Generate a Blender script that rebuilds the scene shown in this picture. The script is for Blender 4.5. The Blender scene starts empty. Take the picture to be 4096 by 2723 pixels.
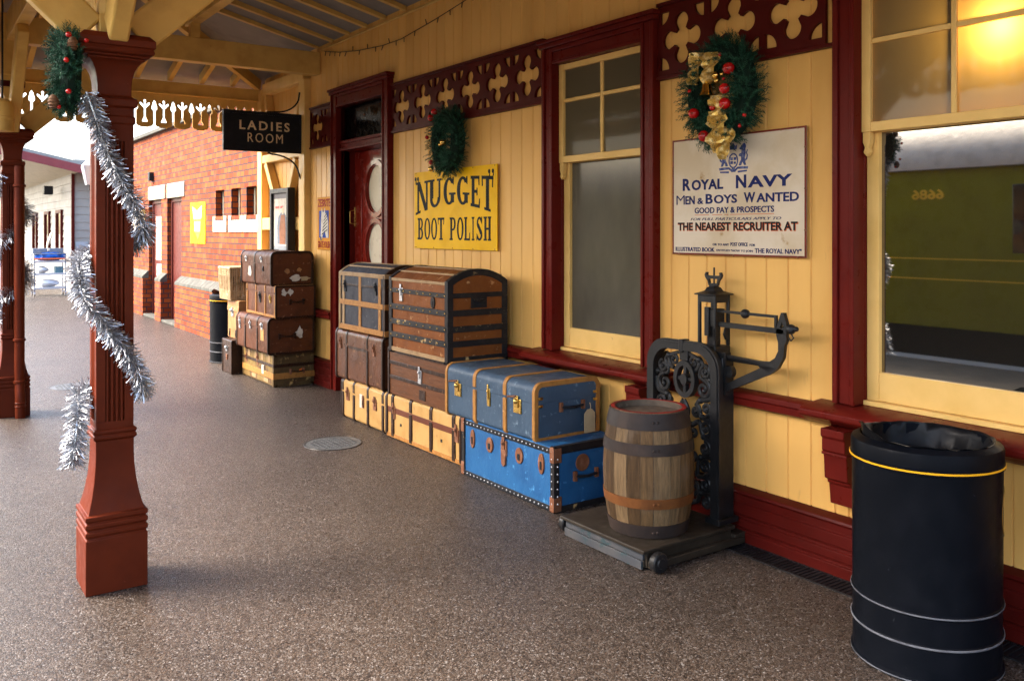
import bpy, bmesh, math, random
from mathutils import Vector, Matrix
R = math.radians
rnd = random.Random(7)
S = bpy.context.scene
COL = S.collection

# ------------------------------------------------------------------ camera
cam_d = bpy.data.cameras.new("camera")
cam = bpy.data.objects.new("camera", cam_d); COL.objects.link(cam)
cam.location = (0, 0, 1.6)
cam.rotation_euler = (R(90), 0, R(-34.85))
cam_d.sensor_width = 36; cam_d.lens = 30.83; cam_d.shift_y = -0.1077
cam_d.clip_start = 0.05; cam_d.clip_end = 2000
cam_d.dof.use_dof = True; cam_d.dof.focus_distance = 4.6; cam_d.dof.aperture_fstop = 6.3
S.camera = cam
# ------------------------------------------------------------------ world, sun, exposure
W = bpy.data.worlds.new("World"); S.world = W; W.use_nodes = True
nt = W.node_tree; nt.nodes.clear()
sky = nt.nodes.new("ShaderNodeTexSky"); sky.sky_type = 'NISHITA'; sky.sun_disc = False
SUN_EL, SUN_AZ = R(43), R(-58)          # azimuth measured from +Y towards +X
sky.sun_elevation = SUN_EL; sky.sun_rotation = SUN_AZ
sky.air_density = 1.0; sky.dust_density = 4.0; sky.ozone_density = 0.6
bg = nt.nodes.new("ShaderNodeBackground"); bg.inputs[1].default_value = 0.15
wo = nt.nodes.new("ShaderNodeOutputWorld")
nt.links.new(sky.outputs[0], bg.inputs[0]); nt.links.new(bg.outputs[0], wo.inputs[0])
sun_d = bpy.data.lights.new("sun", 'SUN'); sun_d.energy = 1.4; sun_d.angle = R(30); sun_d.color = (1, .92, .80)
sun = bpy.data.objects.new("sun", sun_d); COL.objects.link(sun)
sd = Vector((math.sin(SUN_AZ)*math.cos(SUN_EL), math.cos(SUN_AZ)*math.cos(SUN_EL), math.sin(SUN_EL)))
sun.rotation_euler = sd.to_track_quat('Z', 'Y').to_euler()
S.view_settings.view_transform = 'Standard'; S.view_settings.look = 'None'
S.view_settings.exposure = 2.92; S.view_settings.gamma = 1
S.cycles.use_denoising = True; S.cycles.denoising_input_passes = 'RGB_ALBEDO_NORMAL'; S.cycles.denoising_prefilter = 'NONE'
S.cycles.max_bounces = 10; S.cycles.diffuse_bounces = 6; S.cycles.glossy_bounces = 4
S.cycles.transmission_bounces = 4; S.cycles.sample_clamp_indirect = 6

# ------------------------------------------------------------------ mesh helpers
class MB:
    def __init__(s): s.v = []; s.f = []; s.mi = []
    def add(s, vs, fs, m=0):
        o = len(s.v); s.v += [tuple(v) for v in vs]
        for f in fs: s.f.append([i+o for i in f]); s.mi.append(m)
    def box(s, x0, x1, y0, y1, z0, z1, m=0):
        s.add([(x0,y0,z0),(x1,y0,z0),(x1,y1,z0),(x0,y1,z0),(x0,y0,z1),(x1,y0,z1),(x1,y1,z1),(x0,y1,z1)],
              [(0,3,2,1),(4,5,6,7),(0,1,5,4),(1,2,6,5),(2,3,7,6),(3,0,4,7)], m); return s
    def prism(s, poly, axis, a0, a1, m=0):
        n = len(poly)
        def P(p, a):
            return (a, p[0], p[1]) if axis == 'x' else ((p[0], a, p[1]) if axis == 'y' else (p[0], p[1], a))
        vs = [P(p, a0) for p in poly] + [P(p, a1) for p in poly]
        fs = [list(range(n))[::-1], list(range(n, 2*n))] + [(i, (i+1) % n, n+(i+1) % n, n+i) for i in range(n)]
        s.add(vs, fs, m); return s
    def ring(s, po, pi, axis, a0, a1, m=0):     # prism with a hole; po, pi have equal counts
        n = len(po)
        def P(p, a):
            return (a, p[0], p[1]) if axis == 'x' else ((p[0], a, p[1]) if axis == 'y' else (p[0], p[1], a))
        vs = [P(p, a) for a in (a0, a1) for q in (po, pi) for p in q]
        fs = []
        for i in range(n):
            j = (i+1) % n
            fs += [(i, j, n+j, n+i), (2*n+i, 2*n+j, 3*n+j, 3*n+i), (i, j, 2*n+j, 2*n+i), (n+i, n+j, 3*n+j, 3*n+i)]
        s.add(vs, fs, m); return s
    def lathe(s, prof, c=(0,0,0), n=32, m=0, ry=1.0, cap=True):
        vs = []; fs = []
        for r, z in prof:
            for k in range(n):
                a = 2*math.pi*k/n; vs.append((c[0]+r*math.cos(a), c[1]+ry*r*math.sin(a), c[2]+z))
        for i in range(len(prof)-1):
            for k in range(n):
                l = (k+1) % n; fs.append((i*n+k, i*n+l, (i+1)*n+l, (i+1)*n+k))
        if cap: fs.append(list(range(n))[::-1]); fs.append([(len(prof)-1)*n+k for k in range(n)])
        s.add(vs, fs, m); return s
    def sq(s, prof, c, m=0):                     # square "lathe"
        vs = []; fs = []
        for h, z in prof:
            vs += [(c[0]-h,c[1]-h,z),(c[0]+h,c[1]-h,z),(c[0]+h,c[1]+h,z),(c[0]-h,c[1]+h,z)]
        for i in range(len(prof)-1):
            for k in range(4):
                l = (k+1) % 4; fs.append((i*4+k, i*4+l, i*4+4+l, i*4+4+k))
        fs.append((3,2,1,0)); e = (len(prof)-1)*4; fs.append((e,e+1,e+2,e+3))
        s.add(vs, fs, m); return s
    def tube(s, pts, r, n=8, m=0, flat=1.0):
        pts = [Vector(p) for p in pts]; rs = r if isinstance(r, (list, tuple)) else [r]*len(pts)
        vs = []; fs = []; N = None
        for i, p in enumerate(pts):
            t = (pts[min(i+1, len(pts)-1)] - pts[max(i-1, 0)]).normalized()
            if N is None:
                N = t.cross(Vector((0,0,1)));
                if N.length < .1: N = t.cross(Vector((0,1,0)))
            N = (N - t*N.dot(t)).normalized(); B = t.cross(N)
            for k in range(n):
                a = 2*math.pi*k/n + math.pi/n
                vs.append(p + N*math.cos(a)*rs[i] + B*math.sin(a)*rs[i]*flat)
        for i in range(len(pts)-1):
            for k in range(n):
                l = (k+1) % n; fs.append((i*n+k, i*n+l, (i+1)*n+l, (i+1)*n+k))
        fs.append(list(range(n))[::-1]); fs.append([(len(pts)-1)*n+k for k in range(n)])
        s.add(vs, fs, m); return s
    def cyl(s, p0, p1, r, n=16, m=0): return s.tube([p0, p1], r, n, m)
    def bar(s, p0, p1, w, h, m=0, up=(0,0,1)):   # w across, h along up
        p0, p1 = Vector(p0), Vector(p1); t = (p1-p0).normalized(); u = Vector(up)
        a = t.cross(u).normalized(); b = a.cross(t).normalized()
        vs = [p + a*w/2*i + b*h/2*j for p in (p0, p1) for i, j in ((-1,-1),(1,-1),(1,1),(-1,1))]
        s.add(vs, [(0,1,2,3),(7,6,5,4),(0,4,5,1),(1,5,6,2),(2,6,7,3),(3,7,4,0)], m); return s
    def ball(s, c, r, m=0, n=14, sz=1.0):
        prof = [(max(1e-4, r*math.sin(math.pi*i/(n//2+2))), -r*sz*math.cos(math.pi*i/(n//2+2))) for i in range(n//2+3)]
        return s.lathe(prof, c, n, m)
    def shape(s, loops, th, fn, m=0):            # 2D loops with holes, extruded; fn maps (u,v,w)
        cu = bpy.data.curves.new("tmp", 'CURVE'); cu.dimensions = '2D'; cu.fill_mode = 'BOTH'; cu.extrude = th/2
        for lp in loops:
            sp = cu.splines.new('POLY'); sp.points.add(len(lp)-1); sp.use_cyclic_u = True
            for i, p in enumerate(lp): sp.points[i].co = (p[0], p[1], 0, 1)
        o = bpy.data.objects.new("tmp", cu); me = bpy.data.meshes.new_from_object(o)
        s.add([fn(v.co.x, v.co.y, v.co.z) for v in me.vertices], [list(p.vertices) for p in me.polygons], m)
        bpy.data.objects.remove(o); bpy.data.curves.remove(cu); bpy.data.meshes.remove(me); return s
    def text(s, body, box, fn, th=.002, bold=0.0, shear=0.0, warp=None, m=0, space=1.0, sizes=None):
        """lettering fitted into box=(u0,u1,v0,v1); fn maps (u,v,w)"""
        cu = bpy.data.curves.new("tmp", 'FONT'); cu.body = body; cu.extrude = th/2; cu.offset = bold; cu.shear = shear
        cu.resolution_u = 3; cu.space_character = space; cu.align_x = 'LEFT'; cu.small_caps_scale = .78
        if sizes:
            for i, f in enumerate(sizes): cu.body_format[i].use_small_caps = f
        o = bpy.data.objects.new("tmp", cu); me = bpy.data.meshes.new_from_object(o)
        xs = [v.co.x for v in me.vertices]; ys = [v.co.y for v in me.vertices]
        x0, x1 = min(xs), max(xs); y0, y1 = min(ys), max(ys); u0, u1, v0, v1 = box
        out = []
        for v in me.vertices:
            a = (v.co.x-x0)/(x1-x0); b = (v.co.y-y0)/(y1-y0)
            u, w = u0+(u1-u0)*a, v0+(v1-v0)*b
            if warp: u, w = warp(a, b, u, w)
            out.append(fn(u, w, v.co.z))
        s.add(out, [list(p.vertices) for p in me.polygons], m)
        bpy.data.objects.remove(o); bpy.data.curves.remove(cu); bpy.data.meshes.remove(me); return s
    def build(s, name, mat, parent=None, bevel=0, ang=33, org=None, seg=2):
        me = bpy.data.meshes.new(name)
        g = ORG.get(parent.name, (0,0,0)) if parent else (org or (0,0,0))
        me.from_pydata([(v[0]-g[0], v[1]-g[1], v[2]-g[2]) for v in s.v], [], s.f)
        mats = mat if isinstance(mat, list) else [mat]
        for k in mats: me.materials.append(k)
        me.polygons.foreach_set("material_index", s.mi)
        b = bmesh.new(); b.from_mesh(me)
        bmesh.ops.recalc_face_normals(b, faces=b.faces)
        for f in b.faces: f.smooth = True
        lim = R(ang)
        for e in b.edges:
            if len(e.link_faces) != 2 or e.calc_face_angle(0) > lim: e.smooth = False
        b.to_mesh(me); b.free()
        o = bpy.data.objects.new(name, me); COL.objects.link(o)
        if parent:
            o.parent = parent; ORG[o.name] = g
        else:
            o.location = g; ORG[o.name] = g
        if bevel:
            md = o.modifiers.new("bevel", 'BEVEL'); md.width = bevel; md.segments = seg; md.limit_method = 'ANGLE'; md.angle_limit = R(40)
        return o
ORG = {}
def tag(o, label=None, cat=None, group=None, kind=None):
    if label: o['label'] = label
    if cat: o['category'] = cat
    if group: o['group'] = group
    if kind: o['kind'] = kind
    return o
def thing(name, label, cat, loc=(0,0,0), rotz=0, group=None, local=False):
    o = bpy.data.objects.new(name, None); COL.objects.link(o); o.empty_display_size = .1
    o.location = loc; o.rotation_euler = (0,0,rotz)
    ORG[o.name] = (0,0,0) if local else tuple(loc)
    return tag(o, label, cat, group)

# ------------------------------------------------------------------ materials
def newmat(name):
    m = bpy.data.materials.new(name); m.use_nodes = True; t = m.node_tree
    return m, t, t.nodes["Principled BSDF"]
def N(t, kind, **kw):
    n = t.nodes.new(kind)
    for k, v in kw.items():
        if k in n.inputs: n.inputs[k].default_value = v
        else: setattr(n, k, v)
    return n
def c4(c): return (c[0], c[1], c[2], 1)
def ramp(t, src, stops):
    r = t.nodes.new("ShaderNodeValToRGB"); e = r.color_ramp.elements
    while len(e) < len(stops): e.new(.5)
    for i, (p, c) in enumerate(stops): e[i].position = p; e[i].color = c4(c) if not isinstance(c, (int, float)) else (c, c, c, 1)
    t.links.new(src, r.inputs[0]); return r.outputs[0]
def mixc(t, fac, a, b, mode='MIX'):
    x = t.nodes.new("ShaderNodeMix"); x.data_type = 'RGBA'; x.blend_type = mode
    for i, v in ((0, fac), (6, a), (7, b)):
        if hasattr(v, 'links'): t.links.new(v, x.inputs[i])
        else: x.inputs[i].default_value = v if i == 0 else c4(v)
    return x.outputs[2]
def coords(t, scale=(1,1,1), which='Object'):
    tc = t.nodes.new("ShaderNodeTexCoord"); mp = t.nodes.new("ShaderNodeMapping"); mp.inputs[3].default_value = scale
    t.links.new(tc.outputs[which], mp.inputs[0]); return mp.outputs[0]
def noise(t, vec, scale, detail=4, rough=.55):
    n = N(t, "ShaderNodeTexNoise", Scale=scale, Detail=detail, Roughness=rough); t.links.new(vec, n.inputs[0]); return n.outputs[0]
def bump(t, b, h, strength, dist=.01):
    n = N(t, "ShaderNodeBump", Strength=strength, Distance=dist); t.links.new(h, n.inputs["Height"]); t.links.new(n.outputs[0], b.inputs["Normal"])
def paint(name, c, c2=None, rough=.45, scale=6, bmp=.15, bscale=60, metal=0, spec=.15, stretch=(1,1,1), lo=.45, hi=.7,
          wear=None, wlo=.66, whi=.7, wscale=25, island=0, coat=0, dent=0):
    m, t, b = newmat(name); vec = coords(t, stretch)
    c2 = c2 or tuple(x*.8 for x in c)
    col = mixc(t, ramp(t, noise(t, vec, scale, 5), [(lo, 0.), (hi, 1.)]), c, c2)
    if island:
        g = t.nodes.new("ShaderNodeNewGeometry")
        col = mixc(t, 1.0, col, ramp(t, g.outputs["Random Per Island"], [(0, 1-island), (1, 1.)]), 'MULTIPLY')
    if wear:
        col = mixc(t, ramp(t, noise(t, vec, wscale, 6, .65), [(wlo, 0.), (whi, 1.)]), col, wear)
    t.links.new(col, b.inputs["Base Color"])
    t.links.new(ramp(t, noise(t, vec, scale*2.3, 4), [(.3, max(0, rough-.1)), (.7, min(1, rough+.12))]), b.inputs["Roughness"])
    b.inputs["Metallic"].default_value = metal; b.inputs["Specular IOR Level"].default_value = spec
    b.inputs["Coat Weight"].default_value = coat
    if bmp: bump(t, b, noise(t, vec, bscale, 4), bmp, .004)
    if dent:
        n2 = N(t, "ShaderNodeBump", Strength=dent, Distance=.03); t.links.new(noise(t, vec, 7, 3), n2.inputs["Height"])
        if b.inputs["Normal"].links: t.links.new(n2.outputs[0], b.inputs["Normal"].links[0].from_node.inputs["Normal"])
    return m

def mat_ground():
    m, t, b = newmat("resin_aggregate"); vec = coords(t)
    v = N(t, "ShaderNodeTexVoronoi", Scale=165.); t.links.new(vec, v.inputs[0])
    sep = t.nodes.new("ShaderNodeSeparateColor"); t.links.new(v.outputs["Color"], sep.inputs[0])
    stone = ramp(t, sep.outputs[0], [(0, (.017,.013,.0115)), (.3, (.042,.030,.024)), (.55, (.064,.045,.034)), (.75, (.088,.066,.053)), (.95, (.125,.106,.095)), (1, (.25,.23,.22))])
    gap = ramp(t, v.outputs["Distance"], [(.35, 1.), (.75, .6)])
    col = mixc(t, 1., stone, gap, 'MULTIPLY')
    col = mixc(t, 1., col, ramp(t, noise(t, vec, .9, 6, .6), [(.3, .78), (.7, 1.15)]), 'MULTIPLY')
    col = mixc(t, ramp(t, noise(t, vec, 2.3, 7, .7), [(.62, 0.), (.74, .45)]), col, (.055,.042,.036))
    col = mixc(t, ramp(t, noise(t, vec, 14., 3, .5), [(.74, 0.), (.78, .5)]), col, (.04,.032,.028))
    t.links.new(col, b.inputs["Base Color"])
    t.links.new(ramp(t, sep.outputs[1], [(0, .20), (1, .6)]), b.inputs["Roughness"])
    b.inputs["Specular IOR Level"].default_value = .20
    h = ramp(t, v.outputs["Distance"], [(0, 1.), (.8, 0.)])
    bump(t, b, h, .5, .004); return m
def mat_brick():
    m, t, b = newmat("red_brick"); tc = t.nodes.new("ShaderNodeTexCoord"); sx = t.nodes.new("ShaderNodeSeparateXYZ"); cb = t.nodes.new("ShaderNodeCombineXYZ")
    t.links.new(tc.outputs["Object"], sx.inputs[0])
    ad = N(t, "ShaderNodeMath", operation='ADD'); t.links.new(sx.outputs[0], ad.inputs[0]); t.links.new(sx.outputs[1], ad.inputs[1])
    t.links.new(ad.outputs[0], cb.inputs[0]); t.links.new(sx.outputs[2], cb.inputs[1])
    br = N(t, "ShaderNodeTexBrick", offset=.5, Scale=1., **{"Mortar Size": .010, "Brick Width": .165, "Row Height": .083, "Mortar Smooth": .1, "Bias": 0.})
    br.inputs["Color1"].default_value = (.145,.022,.004,1); br.inputs["Color2"].default_value = (.29,.066,.012,1); br.inputs["Mortar"].default_value = (.035,.026,.03,1)
    t.links.new(cb.outputs[0], br.inputs[0])
    n = noise(t, tc.outputs["Object"], 3.0, 5)
    col = mixc(t, ramp(t, n, [(.55, 0.), (.85, .3)]), br.outputs[0], (.36,.17,.09))
    t.links.new(col, b.inputs["Base Color"]); b.inputs["Roughness"].default_value = .85; b.inputs["Specular IOR Level"].default_value = .15
    bump(t, b, br.outputs["Fac"], -.5, .006); return m
def mat_glass_dark(name, base, rough, refl, fk=1.6):
    m, t, b = newmat(name); b.inputs["Roughness"].default_value = .6; b.inputs["Specular IOR Level"].default_value = .1
    t.links.new(mixc(t, ramp(t, noise(t, coords(t, (1,1.5,.7)), 2.2, 5), [(.3, 0.), (.7, 1.)]), base, tuple(x*.55 for x in base)), b.inputs["Base Color"])
    g = N(t, "ShaderNodeBsdfGlossy", Roughness=rough); g.inputs[0].default_value = (.95,.9,.8,1)
    fr = N(t, "ShaderNodeFresnel", IOR=1.5); ad = N(t, "ShaderNodeMath", operation='MULTIPLY_ADD'); ad.inputs[1].default_value = fk; ad.inputs[2].default_value = refl
    mx = t.nodes.new("ShaderNodeMixShader"); t.links.new(fr.outputs[0], ad.inputs[0]); t.links.new(ad.outputs[0], mx.inputs[0])
    t.links.new(b.outputs[0], mx.inputs[1]); t.links.new(g.outputs[0], mx.inputs[2])
    t.links.new(mx.outputs[0], t.nodes["Material Output"].inputs[0]); return m
def mat_frosted():
    m, t, b = newmat("frosted_pane"); tr = t.nodes.new("ShaderNodeBsdfTranslucent"); tr.inputs[0].default_value = (.35,.28,.15,1)
    df = t.nodes.new("ShaderNodeBsdfDiffuse"); df.inputs[0].default_value = (.085,.068,.040,1)
    m1 = t.nodes.new("ShaderNodeAddShader"); t.links.new(tr.outputs[0], m1.inputs[0]); t.links.new(df.outputs[0], m1.inputs[1])
    g = N(t, "ShaderNodeBsdfGlossy", Roughness=.05); mx = t.nodes.new("ShaderNodeMixShader"); mx.inputs[0].default_value = .009
    t.links.new(m1.outputs[0], mx.inputs[1]); t.links.new(g.outputs[0], mx.inputs[2]); t.links.new(mx.outputs[0], t.nodes["Material Output"].inputs[0]); return m
def emit(name, c, s):
    m, t, b = newmat(name); b.inputs["Base Color"].default_value = c4(c); b.inputs["Emission Color"].default_value = c4(c); b.inputs["Emission Strength"].default_value = s; return m
def mat_needles(name, a, b2):
    m, t, b = newmat(name); g = t.nodes.new("ShaderNodeNewGeometry")
    t.links.new(ramp(t, g.outputs["Random Per Island"], [(0, a), (.8, b2), (1, (b2[0]*2, b2[1]*1.7, b2[2]*1.6))]), b.inputs["Base Color"]); b.inputs["Roughness"].default_value = .6; b.inputs["Specular IOR Level"].default_value = .12; return m
def mat_staves():
    m, t, b = newmat("oak_staves"); g = t.nodes.new("ShaderNodeNewGeometry"); vec = coords(t, (30,30,3)); v2 = coords(t, (8,8,5))
    base = ramp(t, g.outputs["Random Per Island"], [(0, (.055,.029,.011)), (.5, (.105,.058,.023)), (1, (.165,.104,.050))])
    grain = ramp(t, noise(t, vec, 2.2, 6, .7), [(.3, .45), (.7, 1.25)])
    col = mixc(t, 1., base, grain, 'MULTIPLY')
    col = mixc(t, ramp(t, noise(t, v2, 1.0, 5), [(.55, 0.), (.75, .7)]), col, (.13,.092,.060))
    t.links.new(col, b.inputs["Base Color"]); b.inputs["Roughness"].default_value = .7; b.inputs["Specular IOR Level"].default_value = .2
    bump(t, b, grain, .35, .004); return m

CREAM = paint("cream_paint", (0.7194,0.4031,0.1133), (0.6194,0.3272,0.0821), .42, 2.2, .06, 40, stretch=(1,1.2,.35), island=.07, wear=(.42,.24,.08), wlo=.64, whi=.80, wscale=7)
CREAMF = paint("cream_frame_paint", (0.7171,0.4557,0.1486), (0.6202,0.3813,0.1095), .4, 4, .06, 50, wear=(.38,.24,.10), wlo=.70, whi=.76, wscale=18)
TIMBER = paint("canopy_timber_paint", (.60,.375,.105), (.48,.285,.075), .5, 5, .1, 50, wear=(.2,.11,.03), wlo=.68, whi=.75, wscale=12)
ROOFB = paint("roof_boarding", (.20,.18,.165), (.16,.145,.135), .6, 3, .1, 30)
MAROON = paint("maroon_gloss", (.105,.008,.005), (.085,.007,.005), .34, 6, .05, 70, spec=.09, wear=(.17,.045,.03), wlo=.69, whi=.72, wscale=42)
MAROOND = paint("maroon_trim", (0.0686,0.0055,0.0039), (0.0546,0.0047,0.0031), .38, 6, .05, 70, spec=.09)
REDBROWN = paint("red_brown_iron_paint", (0.0992,0.0163,0.0056), (0.0821,0.0135,0.0049), .45, 8, .10, 120, spec=.08, wear=(.20,.06,.035), wlo=.69, whi=.73, wscale=22)
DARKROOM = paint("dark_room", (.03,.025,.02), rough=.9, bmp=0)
GROUND = mat_ground(); BRICK = mat_brick()
STONE = paint("weathered_stone", (0.0650,0.0650,0.0572), (0.1040,0.1008,0.0878), .8, 9, .3, 40)
SILLC = paint("cream_stone", (0.4464,0.3968,0.2852), (0.3844,0.3410,0.2480), .6, 4, .05, 30)
PANE_L = mat_glass_dark("obscured_lower_pane", (.098,.084,.058), .14, .0, .04)
PANE_C = mat_glass_dark("dark_clear_pane", (.004,.003,.002), .018, .14)
PANE_B = paint("black_fanlight_pane", (.004,.003,.003), rough=.15, bmp=0, spec=.12)
PANE_F = mat_frosted()
PANE_D = paint("etched_door_glass", (.60,.52,.38), (.5,.45,.34), .3, 3, 0)
BLACKM = paint("black_metal", (.012,.013,.016), (.018,.019,.022), .38, 10, .05, 80)
IRON = paint("cast_iron", (0.0084,0.0084,0.0091), (0.0154,0.0140,0.0147), .42, 14, .25, 60, spec=.3, wear=(.05,.03,.02), wlo=.68, whi=.76, wscale=20)
BRASS = paint("brass", (.60,.38,.10), (.4,.24,.07), .3, 20, .1, 80, metal=1)
RUST = paint("rusty_steel", (.16,.062,.03), (.26,.12,.07), .6, 22, .3, 90)
STEEL = paint("bright_steel", (.55,.55,.56), (.4,.4,.42), .3, 12, .05, 80, metal=1)
WHITE = paint("white_paint", (.52,.53,.54), (.46,.47,.48), .5, 5, .03)
RED = paint("red_glass_bauble", (.45,.006,.006), rough=.12, bmp=0, coat=.6)
GOLD = paint("gold_foil", (.60,.38,.09), (.80,.62,.28), .32, 40, .4, 70, metal=.55, lo=.5, hi=.6)
GOLDB = paint("gold_ball", (.8,.5,.12), rough=.15, bmp=0, metal=1)
NEEDLE = mat_needles("fir_needles", (.006,.028,.016), (.022,.080,.046))
TINSEL = paint("silver_tinsel", (0.6250,0.6500,0.7000), (0.4250,0.4500,0.5125), .40, 30, 0, metal=1, island=.35)
PAPER = paint("old_paper", (0.4400,0.3360,0.1920), (0.3600,0.2720,0.1520), .8, 20, .1)
WPAPER = paint("white_paper", (0.5625,0.5250,0.4500), (0.4500,0.3900,0.3150), .7, 20, .05)

# ------------------------------------------------------------------ ground and platform
g = MB(); g.box(-400, 400, -200, 600, -1.4, -1.0); tag(g.build("ground", paint("ballast", (.2,.18,.16), (.12,.11,.1), .9, 30, .3, 40)), kind='structure')
g = MB(); g.add([(-3.3,-14,0),(30,-14,0),(30,70,0),(-3.3,70,0),(-3.3,-14,-1.0),(30,-14,-1.0),(30,70,-1.0),(-3.3,70,-1.0)], [(0,1,2,3),(0,3,7,4),(0,4,5,1),(3,2,6,7)])
tag(g.build("platform", GROUND), kind='structure')
g = MB(); g.box(-3.32, -3.0, -14, 60, -.12, .012); tag(g.build("platform_edge", WHITE), kind='structure')
g = MB(); g.box(-2.999, -1.1, -14, 60, -.1, .008); tag(g.build("added_bounce_strip", paint("pale_bounce_surface", (.15,.135,.115), (.12,.11,.095), .8, 3, .1)), kind='structure')  # invented pale strip, added to bounce light up onto wall and canopy

# ------------------------------------------------------------------ station building
B = thing("station_building", "cream boarded station building with maroon trim and pierced quatrefoil frieze", "building", (3.6, 5, 0))
BX = 3.6
def boards(mb, ya, yb, z0, z1, x=BX, pitch=.1335, ph=2.646, d=.007, gw=.006):
    k = math.floor((ya-ph)/pitch)
    while ph+k*pitch < yb:
        a, b = max(ya, ph+k*pitch), min(yb, ph+(k+1)*pitch); k += 1
        if b-a < .012: continue
        pr = [(x+d, a), (x, a+gw), (x, b-gw), (x+d, b)]
        vs = [(p[0], p[1], z) for z in (z0, z1) for p in pr]
        mb.add(vs, [(0,1,5,4),(1,2,6,5),(2,3,7,6)])
W1 = (3.72, 4.69); W2 = (1.47, 2.44); DR = (7.09, 8.22)     # wall openings
w = MB()
for ya, yb in ((-6, W2[0]), (W2[1], W1[0]), (W1[1], DR[0]), (DR[1], 8.95)): boards(w, ya, yb, .2, 2.81)
for ya, yb in (W2, W1): boards(w, ya, yb, .2, .78)
boards(w, -6, DR[0], 2.81, 4.3); boards(w, DR[1], 8.95, 2.81, 4.3); boards(w, DR[0], DR[1], 2.93, 4.3)
w.build("boarded_wall", CREAM, B)
# dark rooms behind the glass
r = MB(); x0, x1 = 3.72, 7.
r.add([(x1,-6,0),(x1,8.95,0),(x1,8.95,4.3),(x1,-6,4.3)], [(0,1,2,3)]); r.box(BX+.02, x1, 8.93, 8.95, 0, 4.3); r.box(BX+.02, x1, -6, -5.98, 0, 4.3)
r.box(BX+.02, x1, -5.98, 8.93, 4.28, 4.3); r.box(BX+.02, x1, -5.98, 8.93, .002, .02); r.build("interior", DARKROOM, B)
# casings, sashes, panes, sills, brackets
def casing(mb, y0, y1, z0, z1, w=.11, x=3.54, legs=True):
    # stepped moulding: outer bead proud, flat, inner bead
    def leg(a, b):
        mb.box(x, BX+.03, a, a+.028, z0, z1); mb.box(x+.014, BX+.03, a+.028, b-.022, z0, z1-.0); mb.box(x+.004, BX+.03, b-.022, b, z0, z1)
    leg(y0, y0+w)
    def legm(a, b):
        mb.box(x, BX+.03, b-.028, b, z0, z1); mb.box(x+.014, BX+.03, a+.022, b-.028, z0, z1); mb.box(x+.004, BX+.03, a, a+.022, z0, z1)
    legm(y1-w, y1)
    a, b = y0-.012, y1+.012
    mb.box(x-.012, BX+.03, a, b, z1, z1+.03); mb.box(x-.026, BX+.03, a-.012, b+.012, z1+.03, z1+.055)
    mb.box(x+.003, BX+.03, y0+w, y1-w, z1-.03, z1-.0005); mb.box(x+.015, BX+.03, y0+w, y1-w, z1-w+.02, z1-.03); mb.box(x+.006, BX+.03, y0+w, y1-w, z1-w, z1-w+.02)
    # reveal lining
    mb.box(BX+.03, 3.70, y0+w-.02, y0+w, z0, z1-w); mb.box(BX+.03, 3.70, y1-w, y1-w+.02, z0, z1-w); mb.box(BX+.03, 3.70, y0+w, y1-w, z1-w, z1-w+.02)
def window(y0, y1, lower, frost):
    wf = MB(); casing(wf, y0, y1, .80, 2.81); W_ = wf.build("window", MAROON, B, .004)
    a, b = y0+.11, y1-.11; mid = (a+b)/2
    s = MB()
    def bars(x, X, aa, bb, z0, z1, st, top, bot):
        s.box(x, X, aa, aa+st, z0, z1); s.box(x, X, bb-st, bb, z0, z1)
        s.box(x+.002, X, aa+st, bb-st, z1-top, z1-.001); s.box(x+.002, X, aa+st, bb-st, z0+.001, z0+bot)
    bars(3.605, 3.645, a, b, 2.045, 2.70+.0, .045, .04, .045)
    s.box(3.612, 3.64, mid-.012, mid+.012, 2.09, 2.66); s.box(3.614, 3.638, a+.045, mid-.012, 2.445, 2.469); s.box(3.614, 3.638, mid+.012, b-.045, 2.445, 2.469)
    bars(3.648, 3.688, a, b, .822, 2.085, .06, .04, .13)
    s.box(3.618, 3.66, a, b, .80, .822)
    for q in (a+.0225, b-.0225):   # sash horns
        s.prism([(q-.019, 2.045), (q+.019, 2.045), (q+.019, 2.0), (q+.008, 1.975), (q+.016, 1.955), (q, 1.935), (q-.016, 1.955), (q-.008, 1.975), (q-.019, 2.0)], 'x', 3.609, 3.641)
    s.build("sash", CREAMF, W_, .003)
    p = MB()
    for u0, u1 in ((a+.045, mid-.012), (mid+.012, b-.045)):
        for v0, v1 in ((2.09, 2.445), (2.469, 2.66)): p.add([(3.626,u0,v0),(3.626,u1,v0),(3.626,u1,v1),(3.626,u0,v1)], [(0,1,2,3)])
    p.build("upper_pane", frost, W_)
    p = MB(); p.add([(3.672,a+.06,.952),(3.672,b-.06,.952),(3.672,b-.06,2.045),(3.672,a+.06,2.045)], [(0,1,2,3)]); p.build("lower_pane", lower, W_)
    sl = MB(); sa, sb = y0-.12, y1+.10
    sl.prism([(3.70,.80), (3.70,.70), (3.52,.70), (3.49,.715), (3.47,.722), (3.455,.735), (3.437,.742), (3.430,.752), (3.430,.772), (3.442,.782), (3.54,.795), (3.62,.80)], 'y', sa, sb)
    sl.build("sill", MAROON, W_, .003)
    for q in (y0+.01, y1-.13):
        br = MB(); br.prism([(3.60,.70), (3.44,.70), (3.44,.665), (3.45,.655), (3.45,.60), (3.46,.59), (3.462,.575), (3.465,.565), (3.47,.47), (3.49,.46), (3.493,.445), (3.505,.44), (3.515,.345), (3.60,.345)], 'y', q, q+.12)
        br.box(3.455, 3.59, q-.006, q+.126, .578, .592)
        br.build("sill_bracket", MAROON, W_, .004)
    return W_
window(3.67, 4.74, PANE_L, PANE_F)
window(1.42, 2.49, PANE_C, PANE_F)
window(-1.5, -.43, PANE_L, PANE_F)
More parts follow.
